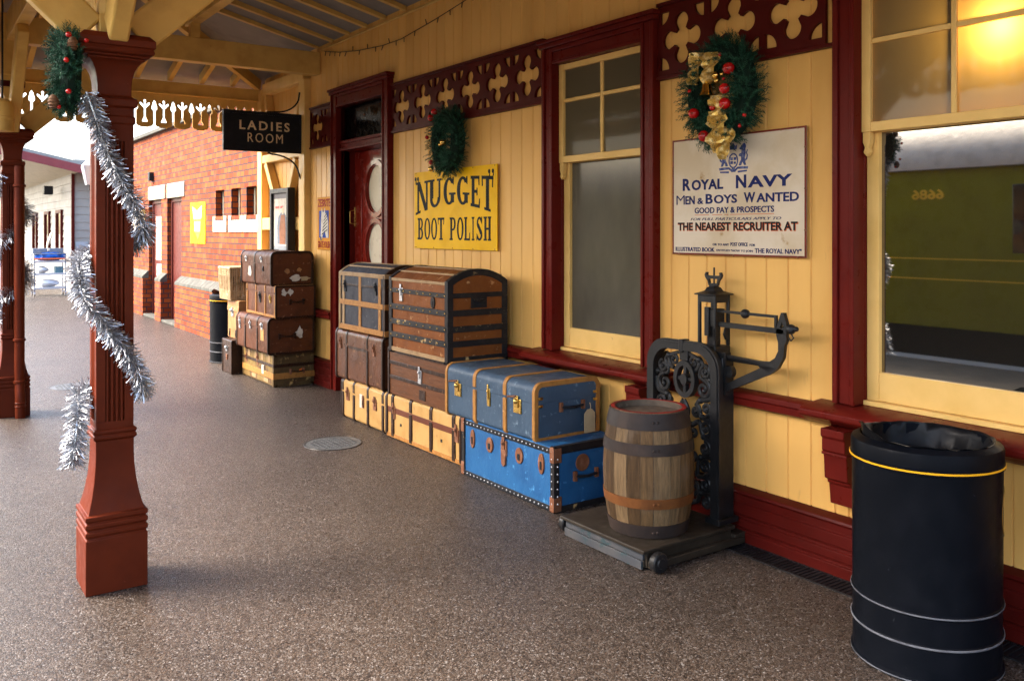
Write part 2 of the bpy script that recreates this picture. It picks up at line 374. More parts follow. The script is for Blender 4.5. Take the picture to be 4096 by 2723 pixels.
# baseboard and dado rail
def skirt(ya, yb):
    m_ = MB(); m_.prism([(3.615,.0), (3.535,.0), (3.535,.055), (3.545,.06), (3.545,.072), (3.538,.078), (3.538,.115), (3.55,.122), (3.55,.135), (3.543,.14), (3.543,.195), (3.555,.20), (3.555,.235), (3.545,.245), (3.55,.258), (3.585,.272), (3.615,.275)], 'y', ya, yb)
    m_.build("baseboard", MAROOND, B, .002)
skirt(-6, DR[0]-.07); skirt(DR[1]+.07, 8.95)
def dado(ya, yb):
    m_ = MB(); m_.prism([(3.615,.78), (3.54,.778), (3.523,.768), (3.52,.745), (3.53,.737), (3.53,.705), (3.545,.695), (3.615,.69)], 'y', ya, yb)
    m_.build("dado_rail", MAROON, B, .002)
for ya, yb in ((-6, 1.30), (2.59, 3.55), (4.86, 7.02), (8.29, 8.95)): dado(ya, yb)
# pierced frieze
def quatre(cu, cv, Rr):
    pts = []; d, rho = .64*Rr, .36*Rr
    for k in range(96):
        th = 2*math.pi*k/96; ph = (th+math.pi/4) % (math.pi/2)-math.pi/4; lim = math.asin(rho/d)*.985
        r_ = d*math.cos(ph)+math.sqrt(max(0, rho*rho-(d*math.sin(ph))**2)) if abs(ph) < lim else .42*Rr
        pts.append((cu+r_*math.cos(th), cv+r_*math.sin(th)))
    return pts
def frieze(ya, yb, cell, name="pierced_frieze"):
    z0, z1 = 2.477, 2.875; h = MB(); y = yb
    while y-ya > .05:
        c = min(cell, y-ya); u0, u1 = y-c, y
        lp = [[(u0,z0),(u1,z0),(u1,z1),(u0,z1)]]
        e = .018; q = .074
        if c > cell*.75: lp.append(quatre((u0+u1)/2, (z0+z1)/2, .143))
        for (cu, su) in ((u0+e, 1), (u1-e, -1)):
            for (cv, sv) in ((z0+.034, 1), (z1-.034, -1)):
                if c < cell*.75 and su < 0 and c < .2: continue
                qq = min(q, c*.42)
                lp.append([(cu, cv)] + [(cu+su*qq*math.cos(k*math.pi/16), cv+sv*qq*math.sin(k*math.pi/16)) for k in range(9)])
        h.shape(lp, .020, lambda u, v, w_: (3.584+w_, u, v)); y -= c
    h.box(3.56, 3.599, ya, yb, z1+.001, z1+.022); h.box(3.563, 3.599, ya, yb, z0-.02, z0-.001)
    h.build(name, MAROOND, B, .0025)
frieze(4.755, 7.01, .3735); frieze(2.50, 3.665, .372); frieze(8.29, 8.90, .372); frieze(-.42, 1.41, .372)
# doorway
d = MB(); casing(d, 7.02, 8.29, 0, 2.95, .13)
d.box(3.60, 3.80, 8.16, 8.18, 0, 2.82); d.box(3.60, 3.80, 7.13, 7.15, 0, 2.82); d.box(3.60, 3.80, 7.15, 8.16, 2.82, 2.84)
for z0, z1, x in ((2.385, 2.41, 3.575), (2.41, 2.455, 3.595), (2.455, 2.485, 3.58)): d.box(x, 3.80, 7.15, 8.16, z0, z1)
D = d.build("door", MAROON, B, .004)
p = MB(); p.box(3.66, 3.67, 7.15, 8.16, 2.485, 2.82); p.build("fanlight", PANE_B, D)
def ell(cu, cv, a, b_, n=40): return [(cu+a*math.cos(2*math.pi*k/n), cv+b_*math.sin(2*math.pi*k/n)) for k in range(n)]
RDOOR = paint("red_door_gloss", (.19,.013,.007), (.15,.010,.006), .22, 5, .03, 60, coat=.3)
l = MB()
ov = [(7.68, 2.0, .195, .225), (7.68, 1.435, .195, .225)]
l.shape([[(7.16,.02),(8.215-.005,.02),(8.215-.005,2.38),(7.16,2.38)]] + [ell(*o) for o in ov], .045, lambda u, v, w_: (3.775+w_, u, v))
for o in ov: l.shape([ell(o[0], o[1], o[2]+.055, o[3]+.055), ell(o[0], o[1], o[2]+.012, o[3]+.012)], .02, lambda u, v, w_: (3.748+w_, u, v))
l.box(3.742, 3.754, 7.985, 7.997, .4, 2.28); l.box(3.742, 3.754, 7.30, 7.312, .4, 2.28)
LF = l.build("door_leaf", RDOOR, D, .003)
p = MB()
for o in ov: p.shape([ell(o[0], o[1], o[2]+.02, o[3]+.02)], .008, lambda u, v, w_: (3.775+w_, u, v))
p.build("oval_pane", PANE_D, LF)
l2 = MB(); l2.box(3.762, 3.80, 8.225, 8.40, .02, 2.38); l2.build("narrow_door_leaf", MAROOND, D, .003)
for q, nm in ((8.165, "handle"), (8.255, "handle")):
    h = MB(); h.box(3.742, 3.751, q-.022, q+.022, 1.63, 1.83); h.tube([(3.745,q,1.66),(3.70,q,1.67),(3.70,q,1.79),(3.745,q,1.80)], .008, 8); h.build(nm, BRASS, D, .003)
# lamp glowing behind the frosted panes of the near window
lt = thing("ceiling_lamp", "glowing yellow globe lamp behind the frosted glass of the nearest window", "lamp", (3.72, 1.765, 2.42))
gl = MB(); gl.ball((3.72,1.765,2.42), .055, n=20); gl.build("globe", emit("lamp_glow", (1.,.58,.14), 12), lt)
gl = MB(); gl.cyl((3.72,1.765,2.46), (3.72,1.765,4.28), .008, 8); gl.build("rod", BRASS, lt)

# conduit and string of fairy lights along the wall head
c = MB(); c.tube([(3.578,y,3.467) for y in (8.6, 4, -5)], .011, 8); tag(c.build("conduit_pipe", TIMBER), "thin cream conduit pipe running along the wall under the rafters", "pipe")
f = thing("fairy_lights", "dark string of unlit fairy lights sagging along the top of the wall", "string lights", (3.585, 8.5, 3.44))
pts = [(8.544,3.443),(8.193,3.377),(7.744,3.318),(7.233,3.276),(6.856,3.27),(6.258,3.324),(5.7,3.39),(5.3,3.445),(4.9,3.40),(4.3,3.33),(3.7,3.33),(3.1,3.42),(2.4,3.36),(1.6,3.4)]
m_ = MB(); m_.tube([(3.590, a, b_) for a, b_ in pts], .0035, 6); m_.build("wire", BLACKM, f)
for i in range(len(pts)-1):
    for k in range(3):
        tt = (k+.3)/3; y = pts[i][0]*(1-tt)+pts[i+1][0]*tt; z = pts[i][1]*(1-tt)+pts[i+1][1]*tt
        MB().tube([(3.588,y,z), (3.578,y+rnd.uniform(-.02,.02),z+rnd.choice((-.045,.04)))], .004, 5).build("bulb", BLACKM, f)

# ------------------------------------------------------------------ canopy
CX, XL, XR, YE, YF = .787, -0.12, 3.60, 10.6, -2.5     # ridge, eaves, hip end
ZE, SL = 3.50, .232
SB = SL*(XR-CX)/(CX-XL)
def zr(x): return ZE + (SL*(XR-x) if x > CX else SB*(x-XL))
CAN = thing("platform_canopy", "cream timber canopy with rafters, tie beams and a pierced valance over the platform", "canopy", (CX, 4.3, 3.2))
for y in (8.73, 4.325, -.08):
    t_ = MB(); t_.box(XL, XR-.005, y-.06, y+.06, 3.222, 3.455); t_.build("tie_beam", TIMBER, CAN, .006)
    for x in (2.33,):
        k = MB(); k.box(x-.045, x+.045, y-.05, y+.05, 3.456, zr(x)-.10); k.build("strut", TIMBER, CAN, .006)
YH = YE-(XR-CX)                         # ridge end of the hip
for x in (2.33,):
    k = MB(); k.box(x-.05, x+.05, YF, 8.9, zr(x)-.20, zr(x)-.012); k.build("purlin", TIMBER, CAN, .005)
k = MB(); k.box(CX-.03, CX+.03, YF, YH, zr(CX)-.06, zr(CX)+.10); k.build("ridge_beam", TIMBER, CAN)
k = MB()
for ya, yb in ((YF, -.15), (-.01, 4.25), (4.40, 8.65), (8.81, YE-.04)): k.box(CX-.05, CX+.05, ya, yb, 3.225, 3.452)
k.build("longitudinal_beam", TIMBER, CAN, .006)
y = 8.732; i = 0
while y > YF:
    for sx in (1, -1):
        xe = XR-.01 if sx > 0 else XL+.02
        xt = CX+sx*.03 if y < YH else CX+(y-YH)*((XR-CX)/(YE-YH) if sx > 0 else -(CX-XL)/(YE-YH))
        if abs(xe-xt) < .25: continue
        rf = MB(); ze, zt = zr(xe), zr(xt)
        rf.prism([(xe, ze), (xt, zt), (xt, zt+.10), (xe, ze+.10)], 'y', y-.026, y+.026)
        rf.build("rafter", TIMBER, CAN)
    y -= .39
ZH = 3.325; SH_ = (zr(CX)-ZH)/(YE-YH)
x = 3.27
while x > XL+.1:                         # jack rafters of the hip end
    ya = YH + (YE-YH)*((x-CX)/(XR-CX) if x > CX else (CX-x)/(CX-XL)); zt = ZH+SH_*(YE-ya)
    if YE-ya > .2:
        rf = MB(); rf.prism([(YE, ZH), (ya, zt), (ya, zt+.10), (YE, ZH+.10)], 'x', x-.026, x+.026)
        rf.build("rafter", TIMBER, CAN)
    x -= .36
for xe in (XR-.01, XL+.02):
    h = MB(); zt = zr(CX); h.bar((xe, YE-.02, ZH+.04), (CX, YH, zt+.04), .06, .13); h.build("hip_rafter", TIMBER, CAN)
rb = MB(); o_ = .102
A_ = [(XR+.3, YF, zr(XR)-.07+o_), (XR+.3, YE, ZH+o_), (CX, YH, zr(CX)+o_), (CX, YF, zr(CX)+o_), (XL-.3, YF, ZE-.07+o_), (XL-.3, YE, ZH+o_)]
vs = A_ + [(a, b, c_+.03) for a, b, c_ in A_]
rb.add(vs, [(0,1,2,3), (3,2,5,4), (6,7,8,9), (9,8,11,10)])
rb.add([A_[1], A_[2], A_[5], (XL-.3, YE+.28, ZH-.08+o_), (XR+.3, YE+.28, ZH-.08+o_)], [(0,1,2), (0,2,3,4)])
rb.build("roof_boarding", ROOFB, CAN)
# end fascia and pierced valance
fa = MB(); fa.box(XL, XR+.1, YE-.04, YE+.02, 3.17, 3.31); fa.box(XL, XR+.1, YE-.06, YE-.041, 3.16, 3.18); fa.build("end_fascia", TIMBER, CAN, .004)
def valance(mb, a, b, fn, th=.022, pitch=.207, z0=2.775, z1=3.168, ph=2.588):
    """boards meeting at slits with an arrow head, a pierced tree in each"""
    k = math.floor((a-ph)/pitch)
    while ph+k*pitch < b:
        u0 = ph+k*pitch; k += 1; u1 = u0+pitch
        if u0 < a or u1 > b: continue
        c_ = (u0+u1)/2; g_ = .0115; hw = .030; sz = 2.965
        half = [(g_, z0+.035), (g_, sz), (hw, sz+.02), (hw, sz+.05), (hw*.7, sz+.075), (hw*.55, sz+.10), (0.0005, sz+.125), (0.0005, z1)]
        L_ = [(u0+x_, z_) for x_, z_ in half]; R_ = [(u1-x_, z_) for x_, z_ in half]
        bot = [(u0+.03, z0+.012), (u0+.05, z0+.010), (u0+.065, z0), (u1-.065, z0), (u1-.05, z0+.010), (u1-.03, z0+.012)]
        out = L_[::-1] + bot + R_
        s_ = .010
        tree = [(c_-.030, z0+.06), (c_-.030, z0+.072), (c_-s_, z0+.115), (c_-s_, z0+.215), (c_-.055, z0+.262), (c_-.052, z0+.282), (c_-.040, z0+.280), (c_-s_, z0+.252), (c_-s_, z0+.285), (c_-.014, z0+.295), (c_-.011, z0+.31), (c_, z0+.315)]
        tree = tree + [(2*c_-x_, z_) for x_, z_ in tree[-2::-1]]
        mb.shape([out, tree], th, fn)
v = MB(); valance(v, XL, XR+.1, lambda u, w_, d_: (u, YE+.0+d_, w_)); v.build("pierced_valance", TIMBER, CAN)
v = MB(); valance(v, 1.0, YE-.05, lambda u, w_, d_: (XL-.03+d_, u, w_)); v.box(XL-.05, XL+.02, YF, YE-.05, 3.17, 3.50); v.build("side_valance", TIMBER, CAN)

# ------------------------------------------------------------------ columns with timber post heads
def column(yc, label, pipe=False):
    c = (CX, yc, 0); C_ = thing("iron_column", label, "column", c, group="columns along the platform")
    b = MB(); b.sq([(.128,0),(.128,.24),(.122,.246),(.122,.252),(.129,.258),(.129,.275),(.122,.28),(.122,.286),(.129,.292),(.129,.309),(.122,.314),(.122,.319),(.129,.325),(.129,.343),(.116,.347),
        (.110,.37),(.098,.42),(.088,.48),(.081,.55),(.079,.60),(.079,.662),(.084,.664),(.090,.672),(.090,.683),(.084,.689),(.090,.695),(.090,.706),(.084,.712),(.078,.714),(.078,.745)], c)
    b.build("base", REDBROWN, C_, .003)
    s = MB(); hw = .078; ps = []
    side = [(-hw, 0), (-.040, 0)]
    for k in range(4):
        u = -.040+.02*k; side += [(u+.001, .013), (u+.005, .003), (u+.010, .0), (u+.015, .003), (u+.019, .013)]
    side += [(.040, 0)]
    for q in range(4):
        ca, sa = [(1,0),(0,1),(-1,0),(0,-1)][q]
        for u, d_ in side:
            x_, y_ = u, -hw+d_; ps.append((CX+x_*ca-y_*sa, yc+x_*sa+y_*ca))
    s.prism(ps, 'z', .745, 2.0); s.sq([(hw, 2.0), (hw, 2.075)], c); s.build("fluted_shaft", REDBROWN, C_, ang=20)
    k = MB(); k.sq([(hw,2.075),(.085,2.08),(.085,2.11),(.080,2.113),(.080,2.15),(.092,2.156),(.095,2.175),(.092,2.19),(.078,2.197),(.071,2.205),(.071,2.245),(.074,2.28),(.082,2.315),(.094,2.34),(.110,2.357),(.118,2.36),(.118,2.368),(.135,2.373),(.135,2.38),(.150,2.386),(.155,2.396),(.150,2.408),(.150,2.413),(.158,2.416),(.158,2.448),(.135,2.472)], c)
    k.build("capital", REDBROWN, C_, .003)
    if pipe:
        p = MB(); px, py = CX+.045, yc-.135
        p.tube([(px,py,2.15),(px,py,.33),(px,py-.01,.27),(px,py-.05,.21),(px,py-.06,.15),(px,py-.06,.0)], .040, 18)
        for z in (.30, 1.98, .66): p.lathe([(.044,z-.012),(.05,z-.008),(.05,z+.008),(.044,z+.012)], (px,py,0), 18)
        for z in (.10,.13): p.lathe([(.042,z-.006),(.046,z),(.042,z+.006)], (px,py-.06,0), 18)
        p.build("downpipe", REDBROWN, C_)
    # timber post and knee braces belong to the canopy
    po = MB(); po.box(CX-.06, CX+.06, yc-.06, yc+.06, 2.473, 2.57)
    a_, e_ = .06, .026
    po.prism([(CX-a_+e_,yc-a_),(CX+a_-e_,yc-a_),(CX+a_,yc-a_+e_),(CX+a_,yc+a_-e_),(CX+a_-e_,yc+a_),(CX-a_+e_,yc+a_),(CX-a_,yc+a_-e_),(CX-a_,yc-a_+e_)], 'z', 2.571, 2.77)
    po.sq([(.045,2.72),(.085,2.80),(.085,2.93),(.092,2.935),(.092,3.46)], c); po.build("post_head", TIMBER, CAN, .005)
    bd = MB(); bd.sq([(.090,2.83),(.0935,2.832),(.0935,2.88),(.090,2.882)], c); bd.build("post_band", MAROOND, CAN)
    for dx, dy in ((1,0),(-1,0),(0,1),(0,-1)):
        br = MB(); p0 = Vector((CX+dx*.10, yc+dy*.10, 2.49)); p1 = Vector((CX+dx*.86, yc+dy*.86, 3.21))
        br.bar(p0, p1, .085, .17); br.build("knee_brace", TIMBER, CAN, .012)
column(4.325, "nearest red brown square fluted column, silver tinsel wound round it")
column(8.73, "farther red brown column with a round downpipe strapped to its front", True)
# cream drum hanging by the far column
dl = thing("hanging_lamp", "cream drum shaped lamp housing hanging beside the farther column", "lamp", (.68, 8.3, 2.41))
h = MB(); h.lathe([(.085,2.41),(.088,2.42),(.088,2.50),(.092,2.505),(.092,2.525),(.088,2.53),(.088,2.60),(.075,2.65),(.04,2.675),(.012,2.68)], (.68,8.3,0), 28); h.build("housing", TIMBER, dl)
h = MB(); h.cyl((.68,8.3,2.68), (.68,8.3,3.6), .008, 8); h.build("rod", BLACKM, dl)

# ------------------------------------------------------------------ panelled screen beyond the door, brick building
SC = thing("panelled_screen", "cream timber framed screen standing between the boarded wall and the brick building", "screen", (3.6, 9.8, 0))
s = MB(); boards(s, 9.0, 10.6, 0, 3.45, x=3.67); s.build("screen_boarding", CREAM, SC)
s = MB(); s.box(3.53, 3.72, 8.952, 9.12, 0, 3.222); s.build("end_post", CREAMF, SC, .01)
s = MB(); s.box(3.575, 3.72, 10.44, 10.60, 0, 3.30); s.build("end_post", CREAMF, SC, .01)
for z0, z1 in ((1.60, 1.745), (2.40, 2.50), (3.22, 3.36), (.0, .25)):
    s = MB(); s.box(3.58, 3.68, 9.121, 10.439, z0, z1); s.build("rail", CREAMF, SC, .012)
for ya, yb in ((10.32, 9.86), (9.36, 9.74)):
    s = MB(); s.bar((3.62, ya, 2.40), (3.62, yb, 1.75), .085, .09, up=(1,0,0)); s.build("brace", CREAMF, SC, .008)
for ya, yb in ((10.36, 10.1), (9.2, 9.5)):
    s = MB(); s.bar((3.625, ya, 3.22), (3.625, yb, 2.51), .08, .09, up=(1,0,0)); s.build("brace", CREAMF, SC, .008)
for ya in (9.86, 9.66):
    s = MB(); s.box(3.585, 3.665, ya-.04, ya+.04, .25, 1.6); s.build("stud", CREAMF, SC, .008)

BB = thing("brick_building", "red brick building with cream lintels and slit windows beyond the canopy", "building", (3.8, 15, 0))
b = MB(); X0, X1, ZT = 3.80, 3.98, 3.34
def wl(ya, yb, za, zb): b.box(X0, X1, ya, yb, za, zb)
wl(10.68, 11.27, 0, ZT); wl(11.27, 13.10, 0, 1.80); wl(11.27, 13.10, 2.18, ZT)
for ya, yb in ((11.69, 11.93), (12.35, 12.67)): wl(ya, yb, 1.80, 2.18)
wl(13.10, 15.02, 0, ZT); wl(15.97, 16.40, 0, 2.15); wl(17.35, 19.3, 0, ZT); wl(15.02, 17.35, 2.15, ZT)
b.box(X1, 9, 19.1, 19.3, 0, ZT); b.box(X1, 9, 10.68, 10.86, 0, ZT)
b.build("brick_wall", BRICK, BB)
for ya, yb in ((10.68, 15.02), (15.97, 16.40), (17.35, 19.3)):
    p = MB(); p.box(3.69, 3.799, ya, yb, 0, .70); p.build("brick_plinth", BRICK, BB)
    p = MB(); k = ya
    while k < yb-.02:
        e = min(k+.215, yb)
        p.prism([(3.682,.70), (3.80,.70), (3.80,.845), (3.792,.845), (3.685,.745)], 'y', k+.003, e-.003); k = e
    p.build("plinth_coping", STONE, BB, .004)
p = MB(); p.box(3.72, 4.1, 10.68, 19.36, ZT, ZT+.07); p.build("parapet_coping", STONE, BB, .01)
p = MB(); p.prism([(4.1, ZT), (9, 4.9), (9, 4.98), (4.05, ZT+.09)], 'y', 10.7, 19.3); p.build("roof", paint("slate", (.12,.12,.13), (.18,.18,.18), .7, 8, .2), BB)
for ya, yb in ((14.80, 15.90), (16.08, 17.30)):
    p = MB(); p.box(3.775, 3.90, ya, yb, 2.15, 2.395); p.build("lintel", SILLC, BB, .008)
DRK = paint("dark_red_door", (.085,.016,.012), (.065,.012,.01), .4, 6, .05)
for ya, yb in ((15.02, 15.97), (16.40, 17.35)):
    d = MB(); d.box(3.86, 3.90, ya, ya+.07, .01, 2.149); d.box(3.86, 3.90, yb-.07, yb, .01, 2.149); d.box(3.86, 3.90, ya+.07, yb-.07, 2.08, 2.149); d.box(3.885, 3.93, ya+.07, yb-.07, .01, 2.08)
    dd = d.build("door", DRK, BB, .006)
    if ya > 16:
        k = MB(); k.box(3.878, 3.886, 16.62, 17.12, 1.05, 1.85); k.build("glazed_panel", PANE_D, dd)
        k = MB(); k.box(3.874, 3.886, 16.72, 17.05, .72, .98); k.build("notice_plate", WPAPER, dd)
    k = MB(); k.box(3.70, 3.98, ya, yb, .006, .05); k.build("doorstep", STONE, dd, .006)
for k_, ya in enumerate((11.27, 11.93, 12.67)):
    yb = ya+.42 if k_ != 2 else 13.10
    wd = MB(); wd.box(3.93, 3.95, ya, yb, 1.80, 2.18); W_ = wd.build("slit_window", PANE_B, BB)
    f_ = MB(); f_.box(3.90, 3.931, ya, ya+.10, 1.80, 2.18); f_.box(3.90, 3.931, yb-.05, yb, 1.80, 2.18); f_.build("frame", SILLC, W_, .003)
    sl = MB(); c0, c1 = ya-.12, yb+.10
    sl.box(3.785, 3.93, c0, c1, 1.57, 1.73); sl.box(3.785, 3.93, c0, c0+.12, 1.731, 1.80); sl.box(3.785, 3.93, c1-.12, c1, 1.731, 1.80); sl.prism([(3.786,1.731),(3.93,1.731),(3.93,1.795)], 'y', c0+.12, c1-.12)
    sl.build("sill", SILLC, W_, .006)
p = MB(); p.tube([(3.66, 10.66, 0), (3.66, 10.66, 3.2)], .036, 14); p.build("downpipe", MAROOND, BB)
p = MB(); p.box(3.72, 3.80, 16.95, 17.08, 2.50, 2.66); p.build("wall_light", BLACKM, BB, .006)

# posters on the brick wall and screen
def plate(name, label, cat, yL, yR, z0, z1, x, mat, th=.006, bev=.0015, group=None):
    t_ = thing(name, label, cat, (x, (yL+yR)/2, (z0+z1)/2), group=group)
    b_ = MB(); b_.box(x, x+th, yR, yL, z0, z1); b_.build("plate", mat, t_, bev); return t_
def onwall(x): return lambda u, v, w_: (x+w_, -u, v)     # u = -y, so text reads left to right
YEL = paint("yellow_enamel", (0.7788,0.4366,0.0024), (0.6844,0.3658,0.0024), .5, 5, .02, spec=.08, wear=(.4,.2,.03), wlo=.73, whi=.77, wscale=12)
ORANGE = paint("orange_print", (.75,.16,.03), rough=.5, bmp=0)
t_ = plate("advert_plate", "yellow enamel advert with a white and orange pointed panel on the brick wall", "advert", 14.44, 13.61, 1.39, 2.03, 3.79, YEL, .008)
q = MB(); q.shape([[(-14.28,1.96),(-14.02,1.88),(-13.78,1.96),(-13.84,1.58),(-14.0,1.45),(-14.18,1.58)]], .002, onwall(3.788)); q.build("printed_panel", ORANGE, t_)
q = MB(); q.shape([[(-14.30,1.97),(-14.03,1.90),(-13.76,1.98),(-13.80,1.78),(-14.22,1.77)]], .002, onwall(3.785)); q.shape([[(-14.19,1.73),(-13.86,1.73),(-13.88,1.58),(-14.17,1.58)]], .002, onwall(3.785)); q.build("white_patches", WPAPER, t_)
t_ = plate("framed_poster", "pale poster in a thin gold frame on the brick wall left of the doors", "poster", 18.62, 17.62, 1.42, 1.98, 3.785, paint("poster_frame", (.5,.32,.1), rough=.5), .014)
q = MB(); q.box(3.781, 3.785, 17.67, 18.57, 1.46, 1.94); q.build("print", WPAPER, t_)
q = MB(); q.shape([[(-18.5,1.48),(-17.7,1.48),(-17.9,1.60),(-18.2,1.75),(-18.4,1.6)]], .002, onwall(3.780)); q.build("picture", paint("poster_brown", (.25,.12,.05)), t_)

t_ = thing("framed_poster", "tall black framed poster of a standing man in a brown coat, on the screen", "poster", (3.54, 9.62, 1.7))
q = MB(); q.ring([(-9.913,1.28),(-9.332,1.28),(-9.332,2.068),(-9.913,2.068)], [(-9.86,1.33),(-9.385,1.33),(-9.385,2.015),(-9.86,2.015)], 'x', 3.49, 3.575)
q.v = [(a, -b_, c_) for a, b_, c_ in q.v]; q.build("frame", BLACKM, t_, .004)
q = MB(); q.box(3.52, 3.57, 9.386, 9.859, 1.331, 1.955); q.build("print", WPAPER, t_)
q = MB(); q.box(3.518, 3.57, 9.386, 9.859, 1.955, 2.014); q.build("header_strip", paint("grey_card", (.12,.11,.12)), t_)
q = MB(); q.box(3.5185, 3.5195, 9.40, 9.845, 1.332, 1.42); q.build("caption_strip", paint("slate_print", (.22,.25,.28)), t_)
q = MB()
for k in range(8):
    if k != 3: q.box(3.5180, 3.5195, 9.555+.032*k, 9.575+.032*k, 1.845, 1.872)
q.build("red_title", paint("red_print", (.55,.05,.04)), t_)
q = MB(); q.shape([[(-9.74,1.44),(-9.42,1.44),(-9.43,1.66),(-9.47,1.76),(-9.53,1.80),(-9.62,1.80),(-9.70,1.75),(-9.74,1.65)]], .001, onwall(3.5188)); q.build("grey_figure", paint("grey_blue_print", (.13,.16,.20), (.2,.22,.25), .6, 20), t_)
q = MB(); q.shape([[(-9.66,1.44),(-9.48,1.44),(-9.47,1.62),(-9.50,1.77),(-9.62,1.77),(-9.67,1.62)]], .001, onwall(3.5175)); q.build("brown_coat", paint("brown_print", (.28,.11,.05), (.18,.07,.03), .6, 20), t_)
q = MB(); q.shape([ell(-9.56, 1.815, .035, .04)], .001, onwall(3.5165)); q.build("face", paint("skin_print", (.6,.45,.3)), t_)

t_ = plate("polish_advert", "small orange enamel advert showing a zebra head on blue, left of the doorway", "advert", 8.70, 8.345, 1.395, 1.94, 3.575, paint("orange_enamel", (.55,.22,.003), (.48,.18,.003), .5, 6, .02, spec=.05))
q = MB(); q.box(3.573, 3.5748, 8.40, 8.65, 1.52, 1.80); q.build("blue_panel", paint("blue_enamel", (.012,.045,.26), rough=.5, spec=.05), t_)
RDP = paint("red_enamel", (.28,.016,.006), rough=.5, bmp=0, spec=.05)
q = MB(); q.text("ZEBRITE", (-8.685, -8.365, 1.84, 1.92), onwall(3.574), bold=.02); q.text("GRATE POLISH", (-8.685, -8.365, 1.415, 1.485), onwall(3.574), bold=.02); q.build("lettering", RDP, t_)
q = MB(); q.shape([[(-8.61,1.51),(-8.58,1.50),(-8.55,1.55),(-8.50,1.60),(-8.46,1.52),(-8.41,1.52),(-8.41,1.68),(-8.44,1.74),(-8.49,1.78),(-8.50,1.83),(-8.52,1.79),(-8.55,1.78),(-8.58,1.83),(-8.585,1.77),(-8.60,1.70),(-8.60,1.60)]], .001, onwall(3.572)); q.build("zebra_head", WPAPER, t_)
q = MB()
for k in range(6):
    z = 1.55+.035*k; q.shape([[(-8.57+.012*k,z),(-8.43,z+.05),(-8.43,z+.062),(-8.57+.012*k,z+.012)]], .001, onwall(3.5705))
q.shape([ell(-8.595, 1.512, .018, .022, 16)], .001, onwall(3.5705)); q.build("zebra_stripes", BLACKM, t_)

# hanging sign
SG = thing("hanging_sign", "black sign reading LADIES ROOM hung from scrolled iron brackets on the wall corner", "sign", (3.15, 9.05, 2.64))
q = MB(); q.box(2.70, 3.545, 9.04, 9.085, 2.42, 2.838); q.build("board", BLACKM, SG, .004)
q = MB(); q.ring([(2.70,2.42),(3.545,2.42),(3.545,2.838),(2.70,2.838)], [(2.732,2.452),(3.513,2.452),(3.513,2.806),(2.732,2.806)], 'y', 9.030, 9.042); q.build("moulding", BLACKM, SG, .004)
q = MB(); fn = lambda u, v, w_: (u, 9.036+w_, v)
q.text("LADIES", (2.865, 3.40, 2.642, 2.738), fn, .006, bold=.016, space=1.35); q.text("ROOM", (2.95, 3.325, 2.515, 2.612), fn, .006, bold=-.004, space=1.3)
q.build("lettering", paint("cream_letter", (.72,.55,.33), rough=.5), SG)
q = MB()
q.tube([(3.52,9.06,3.08)]+[(3.26+.26*math.cos(a), 9.06, 3.06-.21*math.sin(a)) for a in [k*math.pi/20 for k in range(2, 11)]]+[(3.16,9.06,2.842)], .009, 8)
q.tube([(3.17,9.06,2.418)]+[(3.22+.29*math.sin(a), 9.06, 2.20+.20*math.cos(a)) for a in [k*math.pi/20 for k in range(0, 10)]]+[(3.53,9.06,2.15)], .009, 8)
q.build("bracket", BLACKM, SG)

# ------------------------------------------------------------------ far end: white shed, trolley, lantern, bin
SH = thing("white_shed", "white weatherboard shed with a maroon edged lean-to roof at the far end of the platform", "shed", (4.6, 27, 0))
WBOARD = paint("white_weatherboard", (0.3100,0.2976,0.2728), (0.2728,0.2542,0.2294), .5, 2, .03)
q = MB(); z = 0
while z < 3.4:
    q.prism([(24.58,z),(24.60,z+.20),(24.66,z+.20),(24.66,z)], 'x', 3.60, 7.5); q.prism([(3.555,z),(3.575,z+.20),(3.62,z+.20),(3.62,z)], 'y', 24.67, 38); z += .2
q.build("weatherboard_wall", WBOARD, SH)
q = MB(); q.box(3.53, 3.60, 24.55, 24.66, 0, 3.3); q.build("corner_board", MAROOND, SH)
q = MB(); q.prism([(1.2,3.76),(5.2,2.86),(5.2,2.94),(1.2,3.84)], 'y', 23.9, 38); q.build("roof", paint("grey_felt", (.25,.26,.25)), SH)
q = MB(); q.prism([(1.2,3.55),(5.2,2.66),(5.2,2.859),(1.2,3.759)], 'y', 23.86, 23.90); q.build("fascia", paint("maroon_board", (.20,.045,.05), rough=.4), SH)
q = MB(); q.prism([(1.2,3.54),(3.58,3.02),(3.58,3.05),(1.2,3.57)], 'y', 23.9, 37.9); q.build("soffit", paint("soffit_paint", (.5,.43,.3)), SH)
for ya in (26.2, 28.6, 31.5):
    q = MB(); q.box(3.50, 3.60, ya, ya+.10, .9, 2.15); q.box(3.50, 3.60, ya+.9, ya+1.0, .9, 2.15); q.box(3.50, 3.60, ya+.1, ya+.9, 2.06, 2.15); q.box(3.50, 3.60, ya+.1, ya+.9, .9, .98); fw = q.build("window", MAROOND, SH)
    q = MB(); q.box(3.54, 3.56, ya+.1, ya+.9, .98, 2.06); q.build("pane", PANE_C, fw)
q = MB(); q.box(3.62, 3.90, 24.52, 24.60, .35, 1.30); q.build("meter_box", paint("grey_box", (.35,.38,.42)), SH)
q = MB(); q.box(3.12, 3.34, 26.3, 26.6, 2.55, 2.78); tag(q.build("loudspeaker", BLACKM, None, .02, org=(3.23,26.4,2.6)), "small black loudspeaker hung under the roof of the white shed", "speaker")
q = MB(); q.box(3.28, 3.30, 26.44, 26.46, 2.78, 3.06); 
TRAYM = paint("tray_grey", (.17,.20,.25), (.14,.165,.21), .4, 8)
TR = thing("catering_trolley", "white and steel catering trolley loaded with trays and blue bags before the white shed", "trolley", (2.95, 24.3, 0))
